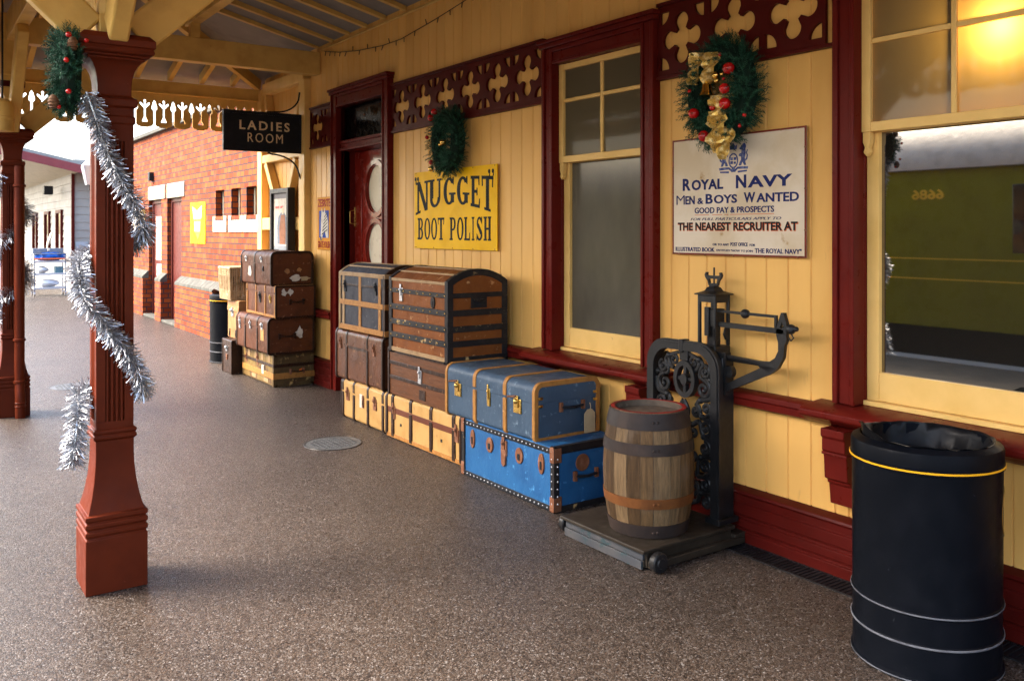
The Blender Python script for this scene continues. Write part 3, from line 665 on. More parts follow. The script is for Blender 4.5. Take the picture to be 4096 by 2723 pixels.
xs, ya, yb = (2.64, 3.32), 24.0, 24.5
q = MB()
for x in xs:
    for y in (ya, yb): q.cyl((x,y,.12), (x,y,1.02), .014, 8)
    q.cyl((x,ya,1.02), (x,yb,1.02), .014, 8)
for y in (ya, yb): q.cyl((xs[0],y,1.02), (xs[1],y,1.02), .014, 8)
q.build("frame", TRAYM, TR)
for z in (.16, .50, .80):
    q = MB(); q.box(xs[0], xs[1], ya, yb, z, z+.05); q.build("shelf", WHITE, TR, .005)
q = MB(); q.cyl((xs[0]-.02,ya-.03,.90), (xs[1]+.02,ya-.03,.90), .016, 10); q.build("push_bar", ORANGE, TR)
for x in xs:
    for y in (ya+.02, yb-.02):
        q = MB(); q.cyl((x-.015,y,.055), (x+.015,y,.055), .055, 16); q.box(x-.02, x+.02, y-.012, y+.012, .05, .16); q.build("caster", STEEL, TR)
BLUEB = paint("blue_plastic", (.015,.10,.42), (.01,.05,.22), .35, 9, .2, 30)
def lump(name, c, r, mat, label, cat, grp=None, org=True):
    m_ = MB(); n = 20
    m_.lathe([(math.sin(math.pi*i/8)+.001, -math.cos(math.pi*i/8)) for i in range(9)], (0,0,0), n)
    m_.v = [(c[0]+x_*r[0]*(1+rnd.uniform(-.18,.18)), c[1]+y_*r[1], max(c[2]-r[2], c[2]+z_*r[2]*(1+rnd.uniform(-.2,.2)))) for x_, y_, z_ in m_.v]
    return tag(m_.build(name, mat, None, org=(c[0],c[1],c[2]-r[2])), label, cat, grp)
lump("blue_bag", (3.0,24.2,.955), (.34,.24,.12), BLUEB, "crumpled blue plastic bag on the top shelf of the trolley", "bag")
lump("white_bag", (2.82,24.2,.63), (.14,.2,.08), WHITE, "white plastic bag on the middle shelf of the trolley", "bag")
lump("clear_bag", (2.95,24.2,.30), (.26,.2,.09), paint("clear_plastic", (.6,.62,.65), rough=.2), "wide pale plastic bag on the bottom shelf of the trolley", "bag")
q = MB(); q.box(3.10, 3.28, 24.05, 24.4, .551, .70); tag(q.build("crate", paint("teal_crate", (.10,.2,.24)), None, .008, org=(3.19,24.2,.551)), "small dark teal crate at the right of the trolley's middle shelf", "crate")
for x, lb in ((2.78, "white drawer tray at the left of the trolley top"), (3.14, "white drawer tray at the right of the trolley top")):
    q = MB(); q.box(x-.16, x+.15, 24.1, 24.45, 1.035, 1.15); q.tube([(x-.07,24.1,1.08),(x-.06,24.07,1.07),(x+.06,24.07,1.07),(x+.07,24.1,1.08)], .008, 6); tag(q.build("drawer_tray", TRAYM, None, .006, org=(x,24.25,1.035)), lb, "tray", "trays on the trolley top")
q = MB(); q.tube([(2.94,24.28,1.15),(2.97,24.28,1.3),(3.03,24.28,1.46),(3.05,24.28,1.56)], [.025,.06,.075,.03], 12, flat=.5); tag(q.build("feather_duster", paint("duster", (.7,.55,.35), (.8,.75,.65), .8, 30), None, org=(2.94,24.28,1.15)), "pale feather duster standing upright on the trolley", "duster")
q = MB(); q.box(1.45, 1.86, 23.3, 23.7, 0, .78); q.box(1.43, 1.88, 23.28, 23.72, .781, .86); q.box(1.60,1.70,23.26,23.28,.8,.84); tag(q.build("wheelie_bin", BLUEB, None, .03, org=(1.65,23.5,0)), "bright blue bin standing far off by the left edge of the photo", "bin")
LN = thing("wall_lantern", "white framed lantern on a scrolled bracket at the far corner of the brick building", "lantern", (3.09, 19.2, 2.5))
q = MB(); q.sq([(.06,2.50),(.13,2.86),(.135,2.87),(.135,2.885),(.05,3.0),(.02,3.03),(.02,3.06)], (3.09,19.2,0)); q.build("lantern_head", paint("lantern_glass", (.6,.58,.5), rough=.2), LN, .004)
q = MB()
for sx, sy in ((1,1),(1,-1),(-1,1),(-1,-1)): q.bar((3.09+.06*sx,19.2+.06*sy,2.50), (3.09+.13*sx,19.2+.13*sy,2.87), .02, .02)
q.build("corner_bars", WHITE, LN)
q = MB(); q.tube([(3.09,19.2,2.50),(3.09,19.2,2.40),(3.2,19.2,2.34),(3.45,19.2,2.36),(3.79,19.2,2.30)], .018, 8); q.build("bracket", BLACKM, LN)

# railway carriage standing at the platform (mirrored in the window glass)
CG = thing("railway_carriage", "olive green railway carriage with yellow lining and number, mirrored in the window", "carriage", (-5, 0, -.9))
GRN = paint("olive_green_coach", (.24,.235,.010), (.21,.20,.009), .3, 3, .02)
q = MB(); q.prism([(-3.6,.35),(-3.58,1.0),(-3.60,2.38),(-6.3,2.38),(-6.32,1.0),(-6.3,.35)], 'y', 1.2, 15); q.build("body", GRN, CG, .01)
q = MB(); q.prism([(-3.52,2.381)]+[(-4.95+1.43*math.cos(a), 2.42+.62*math.sin(a)) for a in [k*math.pi/16 for k in range(17)]]+[(-6.38,2.381)], 'y', 1.18, 15.02); q.build("roof", paint("coach_roof", (.62,.56,.50), (.5,.45,.4), .6, 5), CG)
q = MB(); q.box(-6.1, -3.8, 1.3, 14.9, -.6, .35); q.build("underframe", DARKROOM, CG)
YL = paint("yellow_lining", (.92,.58,.05), rough=.4, bmp=0)
q = MB()
for z in (1.23, .97): q.box(-3.597, -3.575, 1.21, 14.99, z-.008, z+.008)
q.build("lining", YL, CG)
q = MB(); q.text("6686", (6.04, 6.47, 1.995, 2.125), lambda u, v, w_: (-3.585+w_, u, v), .02, bold=.03); q.build("running_number", YL, CG)
for ya in (12.6, 10.4, 8.2, 3.9, 1.9):
    q = MB(); q.box(-3.6, -3.582, ya, ya+1.3, 1.32, 2.15); q.build("window", PANE_C, CG, .01)

# ------------------------------------------------------------------ luggage (local frame: x=0 front, y=0 near end, z=0 underside)
def prof(D, H, r=.02, dome=0, n=6):
    """closed outline in x-z, corners rounded; dome = rise of an arched lid"""
    pts = []
    def arc(cx, cz, a0, a1, rr):
        for k in range(n+1):
            a = R(a0+(a1-a0)*k/n); pts.append((cx+rr*math.cos(a), cz+rr*math.sin(a)))
    rb_ = min(r, .03)
    arc(rb_, rb_, 270, 180, rb_)
    if dome:
        h = H-dome; c = D/2; Rr = (c*c+dome*dome)/(2*dome); a0 = math.asin(c/Rr)
        for k in range(17):
            a = -a0+2*a0*k/16; pts.append((c+Rr*math.sin(a), H-Rr+Rr*math.cos(a)))
    else:
        arc(r, H-r, 180, 90, r); arc(D-r, H-r, 90, 0, r)
    arc(D-rb_, rb_, 360, 270, rb_)
    return pts[::-1]
def outset(p, t):
    n = len(p); out = []
    ar = sum(p[i][0]*p[(i+1) % n][1]-p[(i+1) % n][0]*p[i][1] for i in range(n)); sg = 1 if ar > 0 else -1
    for i in range(n):
        a, b, c = Vector(p[i-1]), Vector(p[i]), Vector(p[(i+1) % n])
        d1 = (b-a).normalized() if (b-a).length > 1e-6 else (c-b).normalized(); d2 = (c-b).normalized() if (c-b).length > 1e-6 else d1
        n1 = Vector((d1.y, -d1.x))*sg; n2 = Vector((d2.y, -d2.x))*sg; m_ = (n1+n2)
        m_ = n1 if m_.length < 1e-4 else m_.normalized(); k = 1/max(.5, m_.dot(n1)); out.append((b.x+m_.x*t*k, b.y+m_.y*t*k))
    return out
def clip(p, z, above=True):
    out = []; n = len(p); s_ = 1 if above else -1
    for i in range(n):
        a, b = p[i], p[(i+1) % n]; ia, ib = s_*(a[1]-z) >= 0, s_*(b[1]-z) >= 0
        if ia: out.append(a)
        if ia != ib:
            k = (z-a[1])/(b[1]-a[1]); out.append((a[0]+(b[0]-a[0])*k, z))
    return out
class Trunk:
    def __init__(s, name, label, cat, pos, dims, mat, r=.02, dome=0, lid=None, lidmat=None, rot=0, group=None):
        s.D, s.L, s.H = dims; s.t = thing(name, label, cat, pos, rot, group, local=True); s.p = prof(s.D, s.H, r, dome); s.lz = lid
        b = MB(); b.prism(s.p, 'y', 0, s.L); b.build("body", mat, s.t, .004)
        if lid:
            b = MB(); b.prism(outset(clip(s.p, lid), .0035), 'y', -.0035, s.L+.0035); b.build("lid", lidmat or mat, s.t, .003)
    def band(s, y, w, t, mat, name="band", split=True):
        o = outset(s.p, t); i_ = outset(s.p, -.01)
        if s.lz and split:
            for nm, ab in ((name, True), (name, False)):
                b = MB(); zz = s.lz+(.006 if ab else -.010); b.prism(clip(o, zz, ab), 'y', y-w/2, y+w/2); b.build(nm, mat, s.t, .003)
        else:
            b = MB(); b.ring(o, i_, 'y', y-w/2, y+w/2); b.build(name, mat, s.t, .003)
    def edge(s, w, t, mat, ends=(0, 1)):
        for e in ends:
            a0, a1 = (-t, w) if e == 0 else (s.L-w, s.L+t)
            b = MB(); b.ring(outset(s.p, t+.003), outset(s.p, -w), 'y', a0, a1); b.build("edge_binding", mat, s.t, .003)
    def hband(s, z, h, t, mat, name="slat", ends=True, y0=0, y1=None):
        b = MB(); y1 = s.L if y1 is None else y1; b.box(-t, 0, y0-(t if ends else 0), y1, z-h/2, z+h/2)
        if ends: b.box(0, s.D+t, -t, 0, z-h/2, z+h/2)
        b.build(name, mat, s.t, .003)
    def lock(s, y, z, mat, w=.06, h=.09, hasp=True, name="lock", dark=BLACKM):
        b = MB(); b.prism(ell(y, z, w/2, h/2, 20) if name == "lock_plate" else [(y-w/2,z-h/2),(y+w/2,z-h/2),(y+w/2,z+h/2),(y-w/2,z+h/2)], 'x', -.009, .002)
        if hasp: b.box(-.016, -.009, y-w*.22, y+w*.22, z-h*.1, z+h*.75); b.ball((-.016, y, z+h*.35), w*.22, n=10)
        else: b.box(-.013, -.009, y-w*.16, y+w*.16, z-h*.28, z+h*.12, 1)
        b.build("lock", [mat, dark], s.t, .002)
    def plate(s, y, z, w, h, mat, name="plate", t=.004, ragged=0):
        b = MB(); k = 14
        if ragged: pts = [(y+w/2*math.cos(2*math.pi*i/k)*(1+rnd.uniform(-ragged, ragged)), z+h/2*math.sin(2*math.pi*i/k)*(1+rnd.uniform(-ragged, ragged))) for i in range(k)]
        else: pts = [(y-w/2,z-h/2),(y+w/2,z-h/2),(y+w/2,z+h/2),(y-w/2,z+h/2)]
        b.prism(pts, 'x', -t, .001); b.build(name, mat, s.t)
    def endplate(s, x, z, w, h, mat, name="paper_label", t=.003, ragged=.25):
        b = MB(); k = 12; e = .0035
        pts = [(x+w/2*math.cos(2*math.pi*i/k)*(1+rnd.uniform(-ragged, ragged)), z+h/2*math.sin(2*math.pi*i/k)*(1+rnd.uniform(-ragged, ragged))) for i in range(k)] if ragged else [(x-w/2,z-h/2),(x+w/2,z-h/2),(x+w/2,z+h/2),(x-w/2,z+h/2)]
        b.prism(pts, 'y', -t-e, .0); b.build(name, mat, s.t)
    def handle(s, x, z, w, mat, mount):
        b = MB(); b.tube([(x-w/2,-.006,z),(x-w/2+.02,-.028,z),(x,-.034,z-.004),(x+w/2-.02,-.028,z),(x+w/2,-.006,z)], [.009,.012,.014,.012,.009], 8, flat=.6); h = b.build("handle", mat, s.t)
        for q in (x-w/2, x+w/2):
            b = MB(); b.box(q-.012, q+.012, -.02, -.002, z-.028, z+.028); b.build("handle_mount", mount, s.t, .003)

CREAMT = paint("cream_canvas", (0.4488,0.2624,0.0906), (0.3740,0.2099,0.0639), .55, 6, .1, 90, wear=(.33,.18,.06), wlo=.60, whi=.72, wscale=10, dent=.35)
LEATH = paint("brown_leather", (0.0978,0.0336,0.0128), (0.0680,0.0235,0.0092), .33, 7, .12, 70, wear=(.30,.16,.08), wlo=.60, whi=.72, wscale=16, dent=.35)
DLEATH = paint("dark_leather", (0.0300,0.0135,0.0075), (0.0195,0.0090,0.0060), .36, 9, .12, 80, wear=(.16,.08,.04), wlo=.60, whi=.72, wscale=22, dent=.35)
FIBRE = paint("brown_fibreboard", (0.0984,0.0307,0.0111), (0.0673,0.0213,0.0083), .5, 7, .15, 110, wear=(.27,.13,.07), wlo=.60, whi=.72, wscale=24, dent=.35)
FIBRE2 = paint("red_brown_fibreboard", (0.1102,0.0340,0.0133), (0.0780,0.0255,0.0101), .5, 7, .15, 110, wear=(.32,.16,.08), wlo=.60, whi=.72, wscale=20, dent=.35)
OCHRE = paint("ochre_canvas", (0.1872,0.0590,0.0132), (0.1368,0.0420,0.0108), .6, 8, .2, 60, wear=(.5,.28,.12), wlo=.60, whi=.72, wscale=16, dent=.35)
SLATE = paint("grey_blue_canvas", (0.0435,0.0461,0.0563), (0.0320,0.0333,0.0422), .6, 8, .2, 60, wear=(.18,.17,.17), wlo=.60, whi=.72, wscale=20, dent=.35)
TANW = paint("tan_slat_wood", (0.3520,0.1584,0.0396), (0.2640,0.1144,0.0282), .5, 12, .1, 50, stretch=(3,3,3), wear=(.65,.45,.22), wlo=.66, whi=.74, wscale=14)
PALEW = paint("pale_slat_wood", (0.3168,0.2024,0.1012), (0.2376,0.1452,0.0704), .55, 12, .1, 50)
BLKB = paint("black_tin_band", (.016,.014,.015), (.03,.026,.023), .45, 12, .2, 60, wear=(.45,.30,.13), wlo=.62, whi=.68, wscale=11)
BROWNW = paint("brown_boards", (0.1100,0.0394,0.0141), (0.0750,0.0278,0.0106), .45, 5, .15, 50, stretch=(8,1,8), wear=(.24,.11,.05), wlo=.60, whi=.72, wscale=10, dent=.08)
STEELB = paint("steel_blue_vulcan", (0.0490,0.0792,0.1192), (0.0398,0.0665,0.1027), .42, 5, .1, 120, wear=(.2,.27,.33), wlo=.60, whi=.72, wscale=18, dent=.35)
BRIGHTB = paint("bright_blue_canvas", (0.0189,0.0938,0.2299), (0.0145,0.0729,0.1915), .42, 5, .12, 110, wear=(.10,.30,.55), wlo=.60, whi=.72, wscale=16, dent=.35)
TANL = paint("tan_leather", (0.3200,0.1600,0.0640), (0.2640,0.1200,0.0440), .45, 7, .1, 70, wear=(.2,.09,.035), wlo=.60, whi=.72, wscale=18, dent=.35)
OLIVES = paint("scuffed_olive_trunk", (0.0920,0.0560,0.0224), (0.0520,0.0304,0.0144), .55, 8, .2, 60, wear=(.5,.33,.12), wlo=.60, whi=.72, wscale=9, dent=.35)
MIXT = paint("mottled_yellow_front", (0.1872,0.1224,0.0360), (0.1224,0.0684,0.0180), .5, 7, .2, 50, wear=(.09,.045,.022), wlo=.50, whi=.60, wscale=9)
GB = "trunks and suitcases stacked by the near window"; GA = "trunks and suitcases stacked beyond the doorway"

# main stack
T = Trunk("cream_trunk", "cream trunk on the ground under the brown leather trunk, the left of two", "trunk", (3.12, 6.20, 0), (.41, .855, .323), CREAMT, .03, lid=.225, group=GB)
for y in (.06, .33, .60, .82): T.band(y, .035, .008, DLEATH)
T.edge(.012, .004, DLEATH); T.lock(.20, .20, RUST); T.lock(.72, .20, RUST); T.plate(.46, .19, .05, .11, WPAPER, "paper_label"); T.lock(.42, .19, RUST, .03, .10, False)
T = Trunk("cream_trunk", "cream trunk with dark bands and brown stripe on the ground beside the bright blue trunk", "trunk", (3.12, 5.085, 0), (.41, 1.085, .34), CREAMT, .035, lid=.235, rot=R(0.5), group=GB)
for y in (.09, .40, .70, .985): T.band(y, .04, .010, DLEATH)
T.edge(.016, .006, DLEATH); T.hband(.215, .045, .004, paint("brown_stripe", (.12,.035,.018), rough=.4), "stripe", False)
T.hband(.02, .03, .006, TANW, "bottom_slat", False)
for y in (.055, .97): T.lock(y, .20, RUST, .05, .10)
for y in (.26, .86): T.plate(y, .12, .02, .02, BLACKM, "lock_plate")
T.endplate(.12, .30, .06, .05, STEEL, "corner_cap", .005, 0)
T = Trunk("leather_trunk", "brown leather trunk with rounded corners standing on the left cream trunk", "trunk", (3.12, 6.265, .325), (.395, .875, .43), LEATH, .05, lid=.30, rot=R(0.8), group=GB)
for y in (.27, .66): T.band(y, .028, .008, DLEATH)
T.edge(.02, .006, DLEATH); T.lock(.15, .30, RUST, .035, .08); T.lock(.78, .30, RUST, .035, .08)
T.plate(.45, .29, .36, .03, DLEATH, "strap", .003)
T = Trunk("flat_wooden_trunk", "flat brown boarded trunk between the right cream trunk and the black banded dome trunk", "trunk", (3.09, 5.20, .345), (.42, .90, .35), BROWNW, .006, lid=.26, group=GB)
for z in (.135, .245, .335): T.hband(z, .028, .006, DLEATH, "batten")
T.edge(.02, .006, DLEATH); T.lock(.40, .19, STEEL, .05, .10); T.plate(.37, .06, .09, .07, DLEATH, "lock_plate")
T = Trunk("dome_trunk", "grey blue dome top trunk with tan slats standing on the brown leather trunk", "trunk", (3.12, 6.22, .757), (.395, .83, .555), SLATE, .006, dome=.075, lid=.375, rot=R(1.2), group=GB)
T.edge(.03, .007, PALEW, (1,)); T.edge(.03, .007, DLEATH, (0,))
for z, m_ in ((.025, TANW), (.235, TANW)): T.hband(z, .045, .010, m_, "slat")
T.hband(.475, .035, .010, PALEW, "slat"); T.hband(.385, .018, .006, DLEATH, "batten")
for y in (.09, .44, .75):
    b = MB(); b.box(-.007, 0, y-.022, y+.022, .045, .46); b.build("upright_slat", TANW if y != .75 else PALEW, T.t, .003)
for x in (.10, .21, .32):
    zt = .555-.075*((x-.21)/.21)**2; b = MB(); b.box(x-.025, x+.025, -.006, .836, zt-.012, zt+.008); b.build("top_slat", PALEW, T.t, .003)
T.lock(.16, .36, BLACKM, .04, .08); T.lock(.72, .36, BLACKM, .04, .08)
T = Trunk("dome_trunk", "ochre dome top trunk with worn black tin bands, the tallest of the near stack", "trunk", (3.04, 5.12, .697), (.475, .835, .625), OCHRE, .006, dome=.08, lid=.455, rot=R(0.7), group=GB)
T.edge(.035, .008, BLKB)
for z in (.125, .225, .335): T.hband(z, .042, .011, BLKB, "band")
T.hband(.455, .034, .009, BLKB, "band"); T.hband(.018, .03, .010, PALEW, "bottom_slat", False)
b = MB(); b.box(0, .475, -.011, -.0005, .0, .035); b.build("bottom_band", BLKB, T.t, .003)
T.hband(.537, .022, .010, PALEW, "slat", False)
for x in (.09, .20, .31, .42):
    zt = .625-.08*((x-.245)/.245)**2; b = MB(); b.box(x-.022, x+.022, 0, .835, zt-.012, zt+.008); b.build("top_slat", PALEW, T.t, .003)
T.lock(.20, .40, BLKB, .055, .085, False, "lock_plate"); T.lock(.66, .43, STEEL, .045, .10)
b = MB(); b.box(.18, .31, -.008, -.0005, .335+.03, .335+.105); b.box(.195, .295, -.0095, -.008, .335+.045, .335+.09, 1); b.tube([(.20,-.014,.42),(.245,-.022,.415),(.29,-.014,.42)], .009, 8); b.build("end_handle", [BLKB, BLACKM], T.t, .002)
for z in (.125, .225, .335, .455):
    for i in range(9): MB().ball((-.012, .03+i*.097, z), .005, n=6).build("rivet", BRASS, T.t)
T = Trunk("steel_blue_suitcase", "steel blue suitcase with tan wooden bands and a paper tag, on the bright blue trunk", "suitcase", (3.03, 4.115, .364), (.485, .985, .335), STEELB, .05, lid=.225, rot=R(0.9), group=GB)
for y in (.30, .635): T.band(y, .034, .010, TANW)
T.edge(.020, .007, TANW)
for y in (.17, .835):
    T.lock(y, .185, BRASS, .075, .085); b = MB(); b.tube([(-.02, y, .245), (-.03, y+.07, .235)], .006, 6); b.build("hasp_pin", RUST, T.t)
T.lock(.475, .19, BRASS, .03, .11)
T.handle(.27, .185, .17, BLACKM, RUST)
for z in (.25, .205):
    b = MB(); b.box(.02, .05, -.011, -.002, z-.008, z+.008); b.build("clip", BRASS, T.t, .002)
    b = MB(); b.box(.44, .47, -.011, -.002, z-.008, z+.008); b.build("clip", BRASS, T.t, .002)
b = MB(); b.prism([(.345,.015),(.43,.015),(.43,.13),(.405,.155),(.37,.155),(.345,.13)], 'y', -.036, -.033); b.tube([(.388,-.035,.145),(.392,-.040,.17),(.385,-.038,.195)], .0025, 6); b.build("luggage_tag", PAPER, T.t)
T = Trunk("bright_blue_trunk", "bright blue trunk with rusty fittings and black studded edges standing on the ground", "trunk", (3.03, 3.93, 0), (.50, .985, .364), BRIGHTB, .006, lid=.335, group=GB)
T.edge(.030, .006, BLKB)
for z in (.345, .018): T.hband(z, .034, .005, BLACKM, "studded_band")
for i in range(24):
    for z in (.345, .018): MB().ball((-.006, .02+i*.041, z), .006, n=6).build("stud", STEEL, T.t)
for i in range(7):
    for pp in ((-.008, .016, .05+i*.042), (.016, -.008, .05+i*.042)): MB().ball(pp, .006, n=6).build("stud", STEEL, T.t)
for y in (-.007, .955):
    for z in (0, .28):
        b = MB(); b.box(-.011, .05, y, y+.045, z-.002 if z else .0, z+.09); b.build("corner_cap", RUST, T.t, .008)
for y, w_, h_ in ((.12, .055, .12), (.34, .075, .095), (.66, .075, .095), (.86, .05, .12)): T.lock(y, .255, RUST, w_, h_, False, "lock_plate")
T.lock(.50, .27, RUST, .06, .09); b = MB(); b.prism([(.475,.26),(.525,.26),(.52,.17),(.50,.155),(.48,.17)], 'x', -.014, 0); b.build("hasp", RUST, T.t, .003)
T.handle(.22, .19, .16, BLACKM, RUST); b = MB(); b.prism(ell(.20, .26, .05, .05, 20), 'y', -.008, 0); b.build("end_plate", RUST, T.t, .003)

# far stack
T = Trunk("slatted_trunk", "scuffed olive trunk with yellow slatted front, lowest of the far stack", "trunk", (3.11, 8.70, 0), (.415, .97, .34), OLIVES, .012, lid=.245, group=GA)
b = MB(); b.box(-.005, 0, .03, .94, .02, .32); b.build("front_panel", MIXT, T.t)
T.hband(.11, .06, .014, TANW, "slat"); T.hband(.215, .03, .012, DLEATH, "slat")
for y in (.13, .34, .55, .76): T.plate(y, .275, .07, .07, PALEW, "patch", .008)
for y in (.22, .60): T.plate(y, .05, .14, .04, PALEW, "patch", .008)
T.plate(.30, .15, .06, .09, WPAPER, "paper_label", .017); T.edge(.03, .006, OLIVES); T.lock(.48, .22, RUST, .05, .10); T.lock(.85, .20, RUST, .04, .08)
T.handle(.24, .15, .14, DLEATH, RUST); T.endplate(.28, .13, .04, .08, ORANGE, "paper_label")
T = Trunk("brown_suitcase", "brown fibre suitcase with two dark bands, second from the ground in the far stack", "suitcase", (3.03, 8.65, .342), (.49, .93, .365), FIBRE, .055, lid=.26, rot=R(1.4), group=GA)
for y in (.30, .66): T.band(y, .03, .008, DLEATH)
T.edge(.016, .005, DLEATH); T.plate(.16, .19, .09, .12, CREAMT, "paper_label"); T.lock(.16, .27, STEEL, .05, .06); T.lock(.50, .26, STEEL, .04, .07); T.lock(.82, .25, STEEL, .04, .10)
T.handle(.20, .18, .16, DLEATH, DLEATH); T.endplate(.335, .21, .085, .10, WPAPER, ragged=.4)
T = Trunk("banded_trunk", "brown trunk with orange wooden bands, third from the ground in the far stack", "trunk", (3.10, 8.62, .709), (.415, .87, .32), FIBRE2, .012, lid=.25, rot=R(0.6), group=GA)
for y in (.02, .30, .57, .85): T.band(y, .028, .009, TANW)
T.hband(.015, .025, .008, TANW, "bottom_slat", False); T.edge(.012, .004, DLEATH); T.lock(.45, .18, BLACKM, .05, .09); T.lock(.15, .18, BRASS, .03, .07)
T.endplate(.085, .255, .055, .07, WPAPER, ragged=.4); T.endplate(.15, .26, .05, .06, WPAPER, ragged=.4); T.handle(.22, .16, .14, DLEATH, DLEATH)
T = Trunk("round_topped_suitcase", "brown suitcase with rounded lid and torn paper labels on top of the far stack", "suitcase", (3.08, 8.70, 1.03), (.45, .86, .345), FIBRE, .055, lid=.225, rot=R(1.8), group=GA)
T.band(.46, .03, .008, DLEATH); T.edge(.018, .006, DLEATH); T.plate(.60, .13, .10, .13, WPAPER, "paper_label", ragged=.3); T.lock(.26, .26, STEEL, .04, .05); T.lock(.70, .26, STEEL, .04, .05); T.lock(.22, .17, BLACKM, .03, .05, False)
T.endplate(.26, .075, .12, .07, WPAPER, ragged=.35); T.endplate(.36, .07, .12, .05, PAPER, ragged=.4); T.endplate(.17, .15, .05, .05, TANL, ragged=.3); T.endplate(.30, .16, .05, .04, TANL, ragged=.3)
T = Trunk("small_dark_case", "small dark leather case standing on the ground before the far stack", "case", (3.00, 9.735, 0), (.34, .335, .372), DLEATH, .012, lid=.30, group=GA)
T.edge(.012, .004, DLEATH); T.lock(.17, .27, STEEL, .06, .05); T.lock(.17, .18, RUST, .05, .06, False); T.endplate(.2, .12, .14, .05, LEATH, "strap", ragged=0)
T = Trunk("tan_leather_case", "upright tan leather case standing on the small dark case", "case", (3.08, 9.735, .376), (.30, .40, .43), TANL, .012, lid=.33, group=GA)
T.lock(.22, .29, STEEL, .09, .08); T.lock(.10, .06, BLACKM, .02, .09, False); T.lock(.32, .06, BLACKM, .02, .09, False)
T.hband(.335, .05, .008, TANL, "lid_strap")

# wicker basket
BK = thing("wicker_basket", "lidded wicker basket perched on top of the upright tan case", "basket", (3.02, 9.86, .812), 0, GA, local=True)
WICK = paint("wicker", (.42,.30,.17), (.26,.17,.08), .6, 14, .2, 60, wear=(.62,.52,.38), wlo=.58, whi=.7, wscale=12)
Dx, Ly, Hh = .33, .42, .355
def weave(name, rows, z0, z1):
    b = MB()
    for i in range(rows):
        z = z0+(z1-z0)*(i+.5)/rows; k = 1.0-.10*(1-z/Hh); pts = []
        per = [(0,0),(Dx,0),(Dx,Ly),(0,Ly)]
        cx_, cy_ = Dx/2, Ly/2
        for s_ in range(4):
            a, c_ = per[s_], per[(s_+1) % 4]
            for q in range(10):
                u = q/10; x_, y_ = a[0]+(c_[0]-a[0])*u, a[1]+(c_[1]-a[1])*u
                w_ = .006*math.sin((q+i)*math.pi)*0 + (.005 if (q+i) % 2 else -.003)
                nx, ny = [(0,-1),(1,0),(0,1),(-1,0)][s_]
                pts.append((cx_+(x_-cx_)*k+nx*w_, cy_+(y_-cy_)*k+ny*w_, z))
        pts.append(pts[0]); b.tube(pts, .0062, 6)
    return b.build(name, WICK, BK)
weave("side_weave", 9, .0, .11); weave("side_weave", 5, .27, .34)
b = MB()
for s_ in range(4):
    per = [(0,0),(Dx,0),(Dx,Ly),(0,Ly)]; a, c_ = per[s_], per[(s_+1) % 4]
    for q in range(13):
        u = q/13; x_, y_ = a[0]+(c_[0]-a[0])*u, a[1]+(c_[1]-a[1])*u
        b.tube([(Dx/2+(x_-Dx/2)*.9, Ly/2+(y_-Ly/2)*.9, 0), (x_, y_, Hh)], .008 if q % 3 else .012, 6)
b.build("stakes", WICK, BK)
b = MB(); b.prism([(-.012,-.012),(Dx+.012,-.012),(Dx+.012,Ly+.012),(-.012,Ly+.012)], 'z', .345, .372); b.build("lid", WICK, BK, .01)
b = MB(); b.prism([(.03,.03),(Dx-.03,.03),(Dx-.03,Ly-.03),(.03,Ly-.03)], 'z', .004, .34); b.build("shade_filler", paint("basket_shadow", (.03,.02,.01), rough=.8), BK)  # near-black block; its colour stands in for the shade behind the weave

# ------------------------------------------------------------------ weighing machine
WM = thing("weighing_machine", "black cast iron platform weighing machine with pierced scroll back carrying the barrel", "scales", (3.2, 3.3, 0))
DECK = paint("worn_iron_deck", (0.0255,0.0195,0.0142), (0.0413,0.0323,0.0232), .42, 9, .25, 50, wear=(.09,.07,.05), wlo=.66, whi=.74, wscale=14)
SCUFF = paint("scuffed_grey_paint", (0.0492,0.0516,0.0576), (0.0720,0.0690,0.0690), .5, 7, .15, 50, wear=(.03,.05,.055), wlo=.56, whi=.62, wscale=22)
q = MB(); q.box(2.835, 3.47, 3.0, 3.63, .088, .106); q.build("deck", DECK, WM, .004)
q = MB(); q.box(2.875, 3.46, 3.02, 3.61, .012, .0875); q.box(2.865, 2.874, 3.03, 3.60, .012, .045); q.box(3.46, 3.56, 2.995, 3.64, .005, .06); q.box(2.88, 3.52, 2.985, 3.019, .01, .045); q.build("base", DECK, WM, .004)
q = MB(); q.box(2.862, 2.8745, 3.035, 3.615, .0455, .0872); q.box(2.852, 2.864, 3.035, 3.615, .004, .045); q.build("front_plate", SCUFF, WM, .002)
for y in (2.97, 3.655):
    q = MB(); q.lathe([(.001,-.022),(.022,-.022),(.026,-.016),(.042,-.016),(.047,-.010),(.047,.018),(.001,.018)], (0,0,0), 24)
    q.v = [(2.905+a, y+c_*(1 if y > 3.2 else 1), .048+b_) for a, b_, c_ in q.v]; q.build("wheel", IRON, WM)
